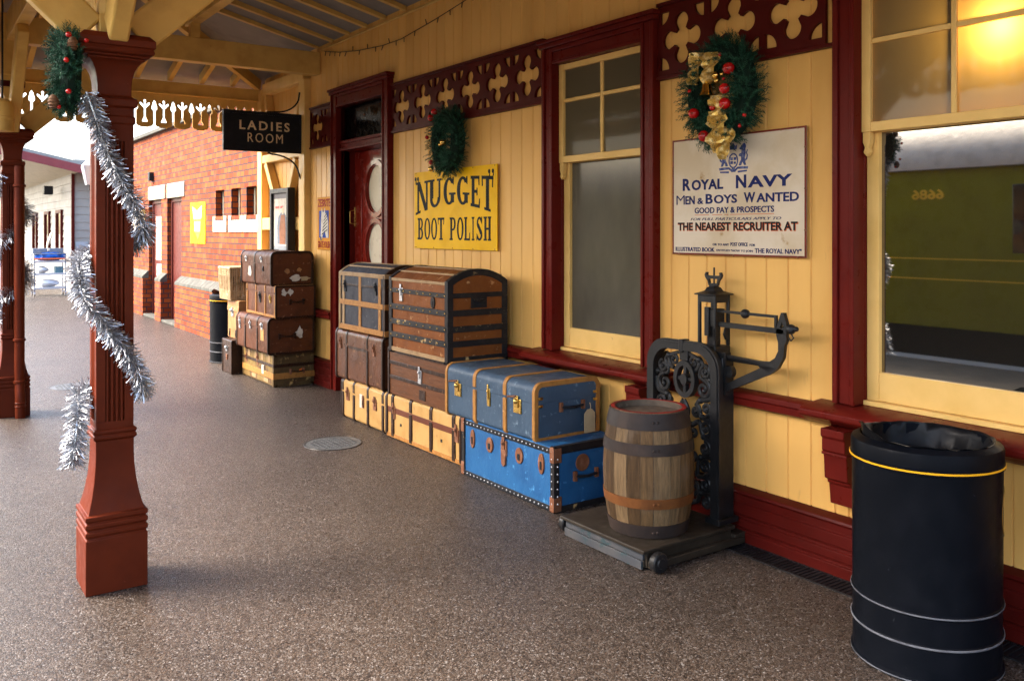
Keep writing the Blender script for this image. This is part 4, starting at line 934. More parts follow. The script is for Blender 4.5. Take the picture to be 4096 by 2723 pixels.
# arched back frame, y 3.05..3.55, front face x 3.385
def xf(x0): return lambda u, v, w_: (x0+w_, u, v)
yc, ro = 3.30, .25
def archpts(hw, top, r, z0):
    o = [(yc-hw, z0)] + [(yc-hw+r-r*math.cos(a), top-r+r*math.sin(a)) for a in [k*math.pi/16 for k in range(9)]]
    return o + [(2*yc-a, b_) for a, b_ in o[::-1]]
q = MB(); q.shape([archpts(.25, 1.005, .13, .106) + archpts(.207, .965, .105, .106)[::-1]], .05, xf(3.41))
q.shape([archpts(.262, 1.017, .14, .106) + archpts(.236, .992, .118, .106)[::-1]], .018, xf(3.40))
q.box(3.435, 3.52, 3.055, 3.10, .106, .95); q.box(3.435, 3.50, 3.50, 3.545, .106, .93); q.box(3.38, 3.53, 3.03, 3.125, .106, .135); q.box(3.38, 3.53, 3.475, 3.57, .106, .135)
q.box(3.383, 3.437, 3.285, 3.315, .955, 1.022)
q.build("arch_frame", IRON, WM, .004)
q = MB()
def spiral(cy, cz, r, turns, start, dirn=1, w_=.0125):
    pts = []
    for k in range(26):
        t_ = k/25; a = start+dirn*turns*2*math.pi*t_; rr = r*(1-.82*t_)
        pts.append((3.41, cy+rr*math.cos(a), cz+rr*math.sin(a)))
    q.tube(pts, [w_*(1-.35*k/25) for k in range(26)], 8, flat=1.3)
    q.ball(pts[-1], w_*1.2, n=8)
def crv(pts, r_):
    P = [Vector(p) for p in pts]; out = []
    for i in range(len(P)-1):
        p0, p1, p2, p3 = P[max(i-1, 0)], P[i], P[i+1], P[min(i+2, len(P)-1)]
        for k in range(6):
            u = k/6; out.append(.5*((2*p1)+(p2-p0)*u+(2*p0-5*p1+4*p2-p3)*u*u+(3*p1-p0-3*p2+p3)*u**3))
    out.append(P[-1]); q.tube(out, r_, 8, flat=1.3)
for sg in (1, -1):
    m_ = lambda y: yc+sg*(y)
    F = lambda *a: [(3.41, m_(y_), z_) for y_, z_ in a]
    spiral(m_(.072), .905, .042, 1.35, R(-90), sg, .010); spiral(m_(.150), .865, .034, 1.3, R(90), -sg, .009); spiral(m_(.140), .775, .050, 1.4, R(90), -sg, .011)
    spiral(m_(.160), .675, .036, 1.3, R(-90), sg, .010); spiral(m_(.085), .655, .036, 1.3, R(90), -sg, .010); spiral(m_(.155), .575, .040, 1.35, R(-90), sg, .010); spiral(m_(.070), .545, .036, 1.2, R(90), sg, .010)
    spiral(m_(.150), .470, .040, 1.35, R(90), -sg, .011); spiral(m_(.150), .375, .042, 1.35, R(-90), sg, .011); spiral(m_(.065), .420, .040, 1.3, R(90), sg, .011); spiral(m_(.150), .280, .040, 1.3, R(90), -sg, .011); spiral(m_(.155), .195, .036, 1.2, R(90), -sg, .010); spiral(m_(.07), .26, .04, 1.2, R(-90), sg, .011)
    crv(F((.0, .955), (.05, .945), (.11, .925), (.135, .90), (.115, .865), (.12, .83), (.19, .83)), .008)
    crv(F((.205, .80), (.19, .735), (.12, .715), (.10, .69), (.13, .63), (.205, .62)), .010)
    crv(F((.0, .70), (.03, .65), (.02, .60), (.06, .58), (.11, .60), (.14, .53), (.205, .52)), .011)
    crv(F((.205, .43), (.12, .42), (.10, .36), (.10, .32), (.15, .325), (.205, .33)), .010)
    crv(F((.205, .24), (.12, .235), (.10, .19), (.05, .17), (.0, .15)), .010)
    for y_, z_ in ((.11, .925), (.19, .83), (.12, .715), (.13, .63), (.06, .58), (.14, .53), (.12, .42), (.12, .235)): q.ball((3.41, m_(y_), z_), .017, n=8)
q.build("scrollwork", IRON, WM)
q = MB(); q.shape([ell(yc-.02, .815, .076, .098), ell(yc-.02, .815, .052, .070)], .035, xf(3.405)); q.box(3.392, 3.42, yc-.031, yc-.009, .742, .888); q.box(3.394, 3.418, yc-.075, yc+.035, .804, .826)
q.shape([ell(yc-.02, .815, .024, .030)], .04, xf(3.403)); q.box(3.395, 3.425, yc-.04, yc+.02, .91, .965); q.build("medallion", IRON, WM, .004)
# indicator box: four posts, sill, roof and crown
q = MB(); bx0, bx1, by0, by1 = 3.43, 3.545, 3.10, 3.222
for x in (bx0, bx1-.016):
    for y in (by0, by1-.016): q.box(x, x+.016, y, y+.016, 1.0, 1.262)
q.box(bx0, bx1, by0, by1, .962, 1.0); q.box(bx0+.001, bx1-.001, by0+.001, by1-.001, 1.225, 1.261)
q.prism([(bx0,1.10),(bx0+.03,1.10),(bx0+.045,1.06),(bx0+.03,1.03),(bx0,1.03)], 'y', by0+.001, by0+.013); q.prism([(bx1,1.10),(bx1-.03,1.10),(bx1-.045,1.06),(bx1-.03,1.03),(bx1,1.03)], 'y', by0+.001, by0+.013)
q.box(bx0+.02, bx1-.02, by0+.02, by1-.05, 1.10, 1.19); q.box(bx0+.04, bx1-.04, by0+.03, by1-.03, 1.0, 1.12); q.box(bx0+.01, bx0+.03, by0+.055, by0+.085, 1.05, 1.20)
q.build("indicator_box", IRON, WM, .003)
q = MB(); c_ = ((bx0+bx1)/2, (by0+by1)/2); q.sq([(.072,1.262),(.072,1.268),(.035,1.283),(.026,1.30),(.018,1.305),(.018,1.315)], (c_[0], c_[1], 0))
q.shape([[(c_[1]-.03,1.31),(c_[1]+.03,1.31),(c_[1]+.038,1.335),(c_[1]+.052,1.35),(c_[1]+.058,1.365),(c_[1]+.05,1.38),(c_[1]+.042,1.378),(c_[1]+.045,1.366),(c_[1]+.036,1.362),(c_[1]-.036,1.362),(c_[1]-.045,1.366),(c_[1]-.042,1.378),(c_[1]-.05,1.38),(c_[1]-.058,1.365),(c_[1]-.052,1.35),(c_[1]-.038,1.335)], [(c_[1]-.026,1.322),(c_[1]+.026,1.322),(c_[1]+.03,1.345),(c_[1]-.03,1.345)]], .016, xf(c_[0]))
q.box(c_[0]-.004, c_[0]+.004, c_[1]-.006, c_[1]+.002, 1.31, 1.405); q.build("crown", IRON, WM, .002)
ax = 3.46
q = MB(); q.box(ax-.006, ax+.006, 2.735, 3.11, 1.176, 1.19); q.ball((ax, 2.93, 1.182), .024, n=16); q.box(ax-.008, ax+.008, 2.735, 2.748, 1.125, 1.19); q.build("poise_bar", IRON, WM, .002)
q = MB(); q.box(ax-.011, ax+.011, 2.69, 3.10, 1.103, 1.128); q.cyl((ax, 2.70, 1.128), (ax, 2.625, 1.133), .012, 12); q.ball((ax, 2.655, 1.13), .024, n=14); q.ball((ax, 2.625, 1.133), .012, n=10)
q.tube([(ax,2.655,1.11),(ax,2.64,1.09),(ax,2.655,1.075),(ax,2.668,1.09)], .004, 6); q.build("steelyard_arm", IRON, WM, .002)
q = MB(); q.shape([[(3.06,.965),(2.83,.958),(2.775,.962),(2.74,.985),(2.722,1.02),(2.722,1.06),(2.735,1.105),(2.728,1.14),(2.72,1.165),(2.705,1.205),(2.69,1.205),(2.672,1.15),(2.675,1.10),(2.672,1.075),(2.685,1.05),(2.692,.99),(2.725,.935),(2.765,.905),(3.05,.775),(3.06,.81),(2.83,.925),(2.84,.935),(3.06,.935)],
    [(2.712,1.135),(2.698,1.16),(2.688,1.135),(2.698,1.12)]], .022, xf(ax)); q.box(ax-.02, ax+.02, 3.04, 3.10, .76, .975); q.shape([ell(3.025, .88, .026, .03, 16)], .03, xf(ax)); q.build("arm_bracket", IRON, WM, .004)

# barrel
BR = thing("oak_barrel", "weathered oak barrel with iron hoops standing on the weighing machine", "barrel", (3.10, 3.245, .107))
bc = (3.10, 3.245); Hb, rt, rm = .605, .190, .228
def rb(z): u = 2*z/Hb-1; return rm-(rm-rt)*u*u*1.0
q = MB(); ns = 20; a = 0
ws = [rnd.uniform(.75, 1.3) for _ in range(ns)]; tot = sum(ws)
for w_ in ws:
    da = 2*math.pi*w_/tot; vs = []; fs = []; nz = 12; na = 4
    for i in range(nz+1):
        z = Hb*i/nz
        for k in range(na+1):
            aa = a+.006+(da-.012)*k/na; vs.append((bc[0]+rb(z)*math.cos(aa), bc[1]+rb(z)*math.sin(aa), .107+z))
    for i in range(nz):
        for k in range(na): fs.append((i*(na+1)+k, i*(na+1)+k+1, (i+1)*(na+1)+k+1, (i+1)*(na+1)+k))
    q.add(vs, fs); a += da
q.build("staves", mat_staves(), BR)
q = MB(); q.lathe([(rb(z)-.004, .107+z) for z in [Hb*i/12 for i in range(13)]]+[(rt-.022, .107+Hb), (rt-.022, .107+Hb-.03), (.001, .107+Hb-.03)], bc+(0,), 40); q.build("head", paint("barrel_head", (.12,.09,.065), (.07,.05,.035), .4, 9, .2, 40, wear=(.22,.18,.14), wlo=.6, whi=.7, wscale=9), BR)
HOOP = paint("hoop_iron", (0.0272,0.0200,0.0176), (0.0440,0.0288,0.0224), .5, 9, .2, 60)
HOOPR = paint("rusty_hoop", (.145,.052,.014), (.10,.035,.011), .6, 9, .2, 60)
for z0, z1, m_ in ((.525, .602, HOOP), (.405, .460, HOOP), (.150, .198, HOOPR), (.002, .065, HOOP)):
    q = MB(); n_ = 5; o = [(rb(z0+(z1-z0)*i/n_)+.005, .107+z0+(z1-z0)*i/n_) for i in range(n_+1)]; i_ = [(r_-.007, z_) for r_, z_ in o[::-1]]
    q.lathe(o+i_, bc+(0,), 48, cap=False); h = q.build("hoop", m_, BR)
    q = MB(); aa = R(236)
    for da in (-.05, .05): q.ball((bc[0]+(rb((z0+z1)/2)+.006)*math.cos(aa+da), bc[1]+(rb((z0+z1)/2)+.006)*math.sin(aa+da), .107+(z0+z1)/2), .007, n=8)
    q.build("rivet", m_, h)
q = MB(); q.lathe([(rt-.001,.107+Hb+.001),(rt-.001,.107+Hb+.002),(rt-.021,.107+Hb+.002),(rt-.0215,.107+Hb-.012),(rt-.022,.107+Hb-.012)], bc+(0,), 48, cap=False); q.build("red_rim", paint("red_chalk_paint", (.28,.012,.008), (.10,.018,.014), .6, 7, .1), BR)

# litter bins
def bin_(name, label, c, detailed=True):
    t_ = thing("litter_bin", label, "bin", c, group="black litter bins")
    q = MB(); r_ = .257
    q.lathe([(r_-.002,0),(r_+.006,.004),(r_+.006,.014),(r_-.001,.02),(r_-.001,.125),(r_+.004,.130),(r_+.004,.137),(r_-.001,.142),(r_,.235),(r_+.005,.240),(r_+.005,.247),(r_,.252),(r_+.002,.735)], c, 64)
    b = q.build("body", BLACKP, t_)
    for z in (.1335, .2435, .009):
        q = MB(); q.lathe([(r_+.0035,z-.004),(r_+.0065,z-.002),(r_+.0065,z+.002),(r_+.0035,z+.004)], c, 64, cap=False); q.build("rib", paint_rib, t_)
    q = MB(); q.lathe([(r_+.002,.736),(r_+.009,.738),(r_+.009,.756),(r_+.006,.758),(r_+.006,.803),(r_+.002,.812),(.232,.826),(.227,.823),(.227,.70),(.225,.70),(.222,.60),(.2,.6)], c, 64, cap=False); q.build("rim", BLACKP, t_)
    q = MB(); q.lathe([(r_+.0085,.745),(r_+.0115,.746),(r_+.0115,.7515),(r_+.0085,.7525)], c, 64, cap=False); q.build("yellow_line", YLINE, t_)
    q = MB(); n = 46; vs = []; fs = []
    for i, (rr, z) in enumerate([(.234,.829),(.229,.827),(.221,.795),(.214,.74),(.18,.705),(.12,.69),(.06,.685),(.01,.68)]):
        for k in range(n):
            a = 2*math.pi*k/n; j = rnd.uniform(-1, 1); sp = 1 if 2 <= i else .25
            pk = (.045*max(0, math.cos(a-R(140)))**8 if i < 3 else 0)
            vs.append((c[0]+(rr+.010*j*sp)*math.cos(a), c[1]+(rr+.010*j*sp)*math.sin(a), c[2]+z+pk+.014*rnd.uniform(-1, 1)*sp))
    for i in range(7):
        for k in range(n): fs.append((i*n+k, i*n+(k+1) % n, (i+1)*n+(k+1) % n, (i+1)*n+k))
    q.add(vs, fs); q.build("bin_liner", LINER, t_, ang=50)
    if detailed:
        q = MB(); pts = []
        for k in range(41):
            a = 2*math.pi*k/40; th = R(-58)+math.cos(a)*.30; pts.append((c[0]+(r_+.002)*math.cos(th), c[1]+(r_+.002)*math.sin(th), .575+.09*math.sin(a)))
        q.tube(pts, .002, 6); q.build("oval_line", paint("faded_gold_line", (.22,.11,.02), rough=.5), t_)
    return t_
BLACKP = paint("black_plastic", (0.0024,0.0032,0.0052), (0.0040,0.0048,0.0072), .42, 9, .1, 140, spec=.05, wear=(.05,.055,.065), wlo=.68, whi=.78, wscale=26)
paint_rib = paint("worn_grey_rib", (.10,.105,.12), (.05,.05,.06), .4, 12, .05)
YLINE = paint("yellow_line", (.72,.36,.012), rough=.35, bmp=0)
LINER = paint("bin_liner_film", (.005,.005,.006), rough=.38, bmp=0, spec=.12)
bin_("litter_bin", "large black litter bin with yellow line and crumpled liner at the right edge", (3.172, 1.825, 0))
bin_("litter_bin", "black litter bin far off between the brick wall and the stacked luggage", (3.33, 10.80, 0))

# manhole covers and drain grating
def manhole(label, cx, cy, r_):
    t_ = thing("manhole_cover", label, "manhole cover", (cx, cy, 0), group="manhole covers")
    q = MB(); q.lathe([(r_+.012,.0005),(r_+.010,.004),(r_,.004),(r_-.002,.001)], (cx,cy,0), 48); q.build("rim", IRON, t_)
    q = MB(); q.lathe([(r_-.003,.0005),(r_-.003,.003),(.001,.003)], (cx,cy,0), 48)
    for i in range(-5, 6):
        for j in range(-5, 6):
            x_, y_ = i*.036, j*.036
            if math.hypot(x_, y_) < r_-.03: q.box(cx+x_-.011, cx+x_+.011, cy+y_-.011, cy+y_+.011, .003, .007)
    q.build("cover_plate", paint("galvanised_cover", (0.1116,0.1153,0.1190), (0.0744,0.0744,0.0763), .4, 8, .1, 60, metal=.2), t_)
manhole("round steel manhole cover in the paving beside the cream trunks", 2.66, 6.17, .205)
manhole("round manhole cover far off in the paving behind the nearest column", 1.44, 9.94, .21)
DG = thing("drain_grating", "dark slotted drain grating along the foot of the boarded wall", "drain", (3.47, 1, 0))
q = MB(); q.box(3.40, 3.53, -4, 3.0, .0005, .002); q.build("channel", BLACKM, DG)
q = MB(); y = -1.0
while y < 2.98: q.box(3.405, 3.525, y, y+.010, .002, .006); y += .024
q.box(3.396, 3.404, -4, 3.0, .0005, .007); q.box(3.526, 3.533, -4, 3.0, .0005, .007); q.build("grate", IRON, DG)

# ------------------------------------------------------------------ enamel signs on the boarded wall
INK = paint("black_enamel", (.010,.010,.012), rough=.6, bmp=0, spec=.1); NAVY = paint("navy_enamel", (.012,.018,.095), rough=.6, bmp=0, spec=.1)
NG = plate("enamel_sign", "yellow enamel sign lettered NUGGET BOOT POLISH on the boarded wall", "sign", 6.58, 5.32, 1.447, 2.085, 3.572, YEL, .008)
def stroke_font(mb, ch, u0, u1, v0, v1, fn, warp):
    """heavy slab-serif capitals: polygons in a unit box, thick and thin stems"""
    T_, t_, s_ = .26, .13, .075
    def rect(a, b, c_, d): return [(a,c_),(b,c_),(b,d),(a,d)]
    def serif(x, w, v, up): 
        h = s_; return [(x-w/2, v), (x+w/2, v), (x+w/2, v+h*up), (x-w/2, v+h*up)]
    def arc(cx, cy, rx, ry, a0, a1, wx, wy, n=18):
        o = [(cx+rx*math.cos(R(a0+(a1-a0)*k/n)), cy+ry*math.sin(R(a0+(a1-a0)*k/n))) for k in range(n+1)]
        i_ = [(cx+(rx-wx)*math.cos(R(a0+(a1-a0)*k/n)), cy+(ry-wy)*math.sin(R(a0+(a1-a0)*k/n))) for k in range(n+1)]
        return o+i_[::-1]
    G = {
     'N': [rect(.10,.10+t_,0,1), rect(.80,.80+t_,0,1), [(.06,1),(.06+T_,1),(.80+t_,0),(.80+t_-.22,0)], serif(.165,.40,0,1), serif(.865,.36,1,-1), [(0,1),(.2,1),(.2,1-s_),(0,1-s_)]],
     'U': [rect(.10,.10+T_,.33,1), rect(.78,.78+t_,.33,1), arc(.505,.34,.405,.34,180,360,.20,.10), serif(.23,.46,1,-1), serif(.845,.36,1,-1)],
     'G': [arc(.5,.5,.45,.5,42,318,.25,.10), rect(.62,.62+T_,.08,.44), serif(.75,.50,.44,-1), [(.70,.80),(.86,.72),(.86,1),(.78,1)]],
     'E': [rect(.12,.12+T_,0,1), rect(.02,.84,1-.10,1), rect(.02,.86,0,.10), rect(.36,.66,.45,.55), [(.74,1),(.84,1),(.84,.70),(.78,.72)], [(.76,0),(.88,0),(.90,.30),(.84,.28)], rect(.60,.67,.38,.62)],
     'T': [rect(.37,.37+T_,0,1), rect(.02,.98,.90,1), serif(.5,.52,0,1), [(.02,1),(.10,1),(.12,.70),(.05,.68)], [(.98,1),(.90,1),(.88,.70),(.95,.68)]],
     'B': [rect(.12,.12+T_,0,1), rect(.02,.5,.91,1), rect(.02,.5,0,.09), rect(.3,.5,.46,.54), arc(.5,.735,.36,.265,-90,90,.21,.085), arc(.5,.27,.40,.27,-90,90,.23,.085)],
     'O': [arc(.5,.5,.47,.5,0,360,.22,.09,28)],
     'P': [rect(.12,.12+T_,0,1), rect(.02,.5,.91,1), rect(.3,.5,.42,.50), arc(.5,.71,.40,.29,-90,90,.22,.085), serif(.25,.48,0,1)],
     'L': [rect(.12,.12+T_,0,1), rect(.02,.88,0,.09), serif(.25,.48,1,-1), [(.78,0),(.90,0),(.92,.34),(.85,.32)]],
     'I': [rect(.37,.37+T_,0,1), serif(.5,.56,0,1), serif(.5,.56,1,-1)],
     'S': [arc(.5,.735,.36,.265,25,235,.19,.09), arc(.5,.265,.38,.265,-155,55,.19,.09), [(.16,.66),(.40,.72),(.86,.36),(.62,.26)], [(.72,.78),(.84,.70),(.86,1),(.80,1)], [(.28,.22),(.14,.30),(.12,0),(.18,0)]],
     'H': [rect(.10,.10+T_,0,1), rect(.66,.66+T_,0,1), rect(.3,.7,.45,.54), serif(.23,.44,0,1), serif(.23,.44,1,-1), serif(.79,.42,0,1), serif(.79,.42,1,-1)],
    }[ch]
    for k, pl in enumerate(G):
        d_ = -.0003*k
        mb.shape([[warp(u0+(u1-u0)*a, v0+(v1-v0)*b) for a, b in pl]], .002, lambda u, v, w_: fn(u, v, w_+d_))
q = MB(); fn = onwall(3.5715)
uL, uR = -6.55, -5.37; um = (uL+uR)/2; hw = (uR-uL)/2
def arch(u, v):                         # baseline bows up in the middle, tall ends
    s_ = ((u-um)/hw)**2; lo, hi = 1.800-.075*s_, 2.018-.02*s_; k = (v-1.8)/(2.018-1.8); return (u, lo+(hi-lo)*k)
xs_ = [(-6.545,-6.335), (-6.33,-6.125), (-6.10,-5.905), (-5.895,-5.70), (-5.685,-5.535), (-5.53,-5.365)]
for ch, (a, b) in zip("NUGGET", xs_): stroke_font(q, ch, a, b, 1.8, 2.018, fn, arch)
idn = lambda u, v: (u, v)
for wd, a, b in (("BOOT", -6.525, -6.075), ("POLISH", -6.0, -5.395)):
    wt = [{'I': .62, 'L': .9}.get(c_, 1.) for c_ in wd]; x = a; un = (b-a)/sum(wt)
    for c_, k in zip(wd, wt): stroke_font(q, c_, x+un*k*.04, x+un*k*.97, 1.52, 1.70, fn, idn); x += un*k
for uq, vq in ((-6.555, 2.028), (-6.515, 2.028), (-5.425, 2.035), (-5.375, 2.035)): q.shape([ell(uq, vq, .015, .017, 16)], .002, fn); q.shape([[(uq+.010,vq-.002),(uq+.014,vq+.006),(uq+.012,vq-.034),(uq-.006,vq-.042)]], .002, fn)
q.build("lettering", INK, NG)
q = MB()
for y in (6.55, 6.25, 5.95, 5.65, 5.35):
    for z in (1.457, 2.075): q.ball((3.572, y, z), .005, n=6)
q.build("screws", RUST, NG)

ENW = paint("aged_white_enamel", (.60,.50,.375), (.51,.40,.265), .45, 3.2, .02, 30, spec=.15, lo=.42, hi=.60, wear=(.33,.19,.07), wlo=.64, whi=.72, wscale=7)
RN = plate("enamel_sign", "white enamel recruiting sign lettered ROYAL NAVY with a blue coat of arms", "sign", 3.543, 2.653, 1.465, 2.102, 3.572, ENW, .008)
q = MB(); q.ring([(-3.5435,1.4645),(-2.6525,1.4645),(-2.6525,2.1025),(-3.5435,2.1025)], [(-3.534,1.474),(-2.662,1.474),(-2.662,2.093),(-3.534,2.093)], 'x', 3.5705, 3.5745); q.v = [(a, -b_, c_) for a, b_, c_ in q.v]; q.build("red_border", paint("dark_red_edge", (.16,.02,.012), (.1,.03,.01), .4, 20), RN)
SCM = lambda s_: [not (i == 0 or s_[i-1] == ' ') for i in range(len(s_))]
def rl(mb, s_, a, b, z0, z1, bold=.02, sh=0, caps=False, sp=1.0): mb.text(s_.lower() if False else s_, (-a, -b, z0, z1), onwall(3.571), bold=bold, shear=sh, space=sp)
q = MB()
rl(q, "R", 3.464, 3.405, 1.817, 1.884, .03); rl(q, "OYAL", 3.397, 3.172, 1.817, 1.874, .03, sp=1.05); rl(q, "N", 3.085, 3.018, 1.817, 1.886, .03); rl(q, "AVY", 3.008, 2.733, 1.817, 1.876, .03, sp=1.05)
q.build("title_lettering", NAVY, RN); q = MB()
rl(q, "M", 3.512, 3.450, 1.741, 1.792, -.012); rl(q, "EN", 3.444, 3.375, 1.741, 1.787, .025); rl(q, "&", 3.355, 3.312, 1.741, 1.775, .02); rl(q, "B", 3.295, 3.245, 1.741, 1.794, .025); rl(q, "OYS", 3.236, 3.078, 1.741, 1.787, .025); rl(q, "W", 3.033, 2.960, 1.741, 1.794, .025); rl(q, "ANTED", 2.952, 2.694, 1.741, 1.787, .025)
q.build("second_line_lettering", NAVY, RN); q = MB()
rl(q, "GOOD PAY & PROSPECTS", 3.375, 2.842, 1.690, 1.722, .018); rl(q, "FOR FULL PARTICULARS APPLY TO", 3.405, 2.799, 1.652, 1.666, .0, .3)
rl(q, "OR TO ANY", 3.245, 3.132, 1.517, 1.529, .012); rl(q, "POST OFFICE", 3.122, 3.008, 1.516, 1.535, .012); rl(q, "FOR", 2.995, 2.960, 1.517, 1.529, .012)
rl(q, "ILLUSTRATED BOOK", 3.518, 3.232, 1.483, 1.506, .016); rl(q, "ENTITLED \"HOW TO JOIN", 3.218, 2.975, 1.484, 1.498, .008); rl(q, "THE ROYAL NAVY\"", 2.962, 2.679, 1.483, 1.508, .016)
q.build("small_lettering", NAVY, RN)
q = MB(); rl(q, "THE NEAREST RECRUITER AT", 3.501, 2.702, 1.598, 1.642, .03); q.build("heading_lettering", INK, RN)
q = MB(); q.text("THE NEAREST RECRUITER AT", (-3.503, -2.698, 1.594, 1.640), onwall(3.5718), bold=.05)
for a, b in ((3.375,3.272), (3.248,3.180), (3.165,3.140), (3.125,2.842)): q.box(3.5712, 3.573, b, a, 1.680, 1.683)
q.build("red_shadow", paint("orange_red_enamel", (.50,.10,.03), rough=.35, bmp=0), RN)
q = MB(); BL = paint("blue_line_enamel", (.03,.045,.16), (.10,.12,.25), .35, 60, 0, lo=.5, hi=.6); f3 = onwall(3.5712); cu_ = -3.103
q.shape([ell(cu_, 1.962, .032, .040), ell(cu_, 1.962, .025, .032)], .0016, f3); q.shape([[(cu_-.02,1.945),(cu_-.003,1.945),(cu_-.003,1.96),(cu_-.02,1.96)]], .0016, f3); q.shape([[(cu_+.003,1.965),(cu_+.02,1.965),(cu_+.02,1.98),(cu_+.003,1.98)]], .0016, f3); q.shape([[(cu_+.003,1.945),(cu_+.018,1.945),(cu_+.016,1.957),(cu_+.003,1.957)]], .0016, f3); q.shape([[(cu_-.02,1.965),(cu_-.004,1.965),(cu_-.004,1.98),(cu_-.02,1.98)]], .0016, f3)
beast = [(.036,1.935),(.052,1.935),(.060,1.955),(.072,1.935),(.085,1.935),(.078,1.955),(.076,1.975),(.082,2.0),(.080,2.02),(.085,2.035),(.076,2.05),(.064,2.048),(.056,2.035),(.044,2.03),(.040,2.02),(.055,2.015),(.054,2.0),(.038,1.995),(.036,1.985),(.052,1.98),(.052,1.965),(.042,1.95)]
for sg in (1, -1):
    q.shape([[(cu_+sg*a, b) for a, b in beast]], .0016, f3)
    q.shape([[(cu_+sg*a, b) for a, b in [(.078,1.955),(.092,1.965),(.096,1.985),(.090,2.0),(.096,2.012),(.091,2.015),(.084,2.0),(.089,1.985),(.086,1.972),(.077,1.965)]]], .0016, f3)
    q.shape([[(cu_+sg*a, b) for a, b in [(.012,1.905),(.03,1.918),(.095,1.915),(.097,1.928),(.06,1.93),(.028,1.929),(.012,1.918)]]], .0016, f3)
    q.shape([[(cu_+sg*a, b) for a, b in [(.03,1.898),(.09,1.902),(.09,1.910),(.03,1.908)]]], .0016, f3)
q.shape([[(cu_-.014,1.903),(cu_+.014,1.903),(cu_+.008,1.93),(cu_-.008,1.93)]], .0016, f3)
q.shape([[(cu_-.022,2.02),(cu_+.022,2.02),(cu_+.026,2.045),(cu_+.012,2.038),(cu_,2.055),(cu_-.012,2.038),(cu_-.026,2.045)]], .0016, f3)
q.build("coat_of_arms", BL, RN)
q = MB()
for y, z in ((3.49,1.47),(3.3,1.467),(3.1,1.467),(2.9,1.467),(2.7,1.467),(2.658,1.6),(2.658,1.8),(2.658,2.0),(3.538,1.62),(3.538,1.8),(3.538,1.95),(3.4,2.097),(2.8,2.097),(2.7,2.097)): q.ball((3.571, y, z), .006, n=6)
q.build("screws", RUST, RN)

# ------------------------------------------------------------------ wreaths and tinsel
def wreath(label, c, e1, e2, nr, Ra, Rb, rm, cat="wreath", nspr=260, seed=1, baubles=(), group="Christmas wreaths"):
    """ring in the plane e1,e2 (half axes Ra, Rb), facing nr"""
    rr = random.Random(seed); c = Vector(c); e1, e2, nr = Vector(e1), Vector(e2), Vector(nr)
    t_ = thing("wreath", label, cat, tuple(c), group=group); q = MB(); vs = []; fs = []
    core = MB(); pts = []
    for k in range(33):
        a = 2*math.pi*k/32; pts.append(c+e1*Ra*math.cos(a)+e2*Rb*math.sin(a))
    core.tube(pts, rm*.5, 8); core.build("wreath_core", paint("dark_fir", (.006,.016,.010), rough=.9, bmp=0), t_)
    for s_ in range(nspr):
        a = rr.uniform(0, 2*math.pi); rad = (e1*math.cos(a)+e2*math.sin(a)).normalized(); tan = (e2*math.cos(a)-e1*math.sin(a))
        b = rr.uniform(-math.pi*.95, math.pi*.95); out = rad*math.cos(b)+nr*math.sin(b)*1.0
        if nr.dot(out) < -.45: out = out - nr*(nr.dot(out)+.3)
        d = (out*rr.uniform(.6, 1)+tan*rr.uniform(-.3, .9)).normalized()
        p0 = c+e1*Ra*math.cos(a)+e2*Rb*math.sin(a)+out*rm*.35; L_ = rm*rr.uniform(.5, .85)
        s1 = d.cross(nr if abs(d.dot(nr)) < .9 else e1).normalized(); s2 = d.cross(s1)
        for k in range(26):
            u = k/26; b0 = p0+d*L_*u; th = k*2.4+rr.uniform(-.3, .3); nd = (d*.75+s1*math.cos(th)+s2*math.sin(th)).normalized()
            ln = rr.uniform(.017, .027)*(1.1-.4*u); sd_ = nd.cross(d).normalized()*.0021
            o = len(vs); vs += [b0-sd_, b0+sd_, b0+nd*ln]; fs.append((o, o+1, o+2))
    q.add(vs, fs); q.build("fir_branches", NEEDLE, t_)
    for (kind, u, v, w_, s_) in baubles:
        p = c+e1*u+e2*v+nr*w_; b = MB()
        if kind == 'red': b.ball(p, s_, n=18); b.build("bauble", RED, t_)
        elif kind == 'gold': b.ball(p, s_, n=18); b.build("gold_bauble", GOLDB, t_)
        elif kind == 'bell': b.lathe([(.002,.075),(.012,.07),(.022,.055),(.027,.03),(.034,.012),(.042,.0),(.036,.0)], tuple(p), 24); b.build("bell", GOLDB, t_)
        elif kind == 'cone':
            b.lathe([(.004,-.03),(.016,-.026),(.014,-.02),(.022,-.014),(.019,-.008),(.024,0),(.020,.006),(.02,.012),(.014,.02),(.012,.026),(.003,.03)], tuple(p), 14); b.build("pine_cone", paint("pine_cone", (.14,.07,.035), (.09,.04,.02), .7, 40), t_)
        elif kind == 'bow':
            n = 9; wv = []; wf = []
            for k in range(n):
                tt = k/(n-1)
                for j in range(5):
                    uu = (j/4-.5)*s_*(.95+.35*math.sin(tt*5)); zz = rr.uniform(-.018, .018)+.022*math.sin(tt*9+j)
                    wv.append(p+e1*(uu+.018*math.sin(tt*6))+e2*(-tt*s_*1.9)+nr*zz)
            for k in range(n-1):
                for j in range(4): wf.append((k*5+j, k*5+j+1, (k+1)*5+j+1, (k+1)*5+j))
            b.add(wv, wf); o = b.build("gold_ribbon", GOLD, t_, ang=12); md = o.modifiers.new("thick", 'SOLIDIFY'); md.thickness = .0015
    return t_
WX = (0,-1,0)       # e1 = to the right as seen from the platform
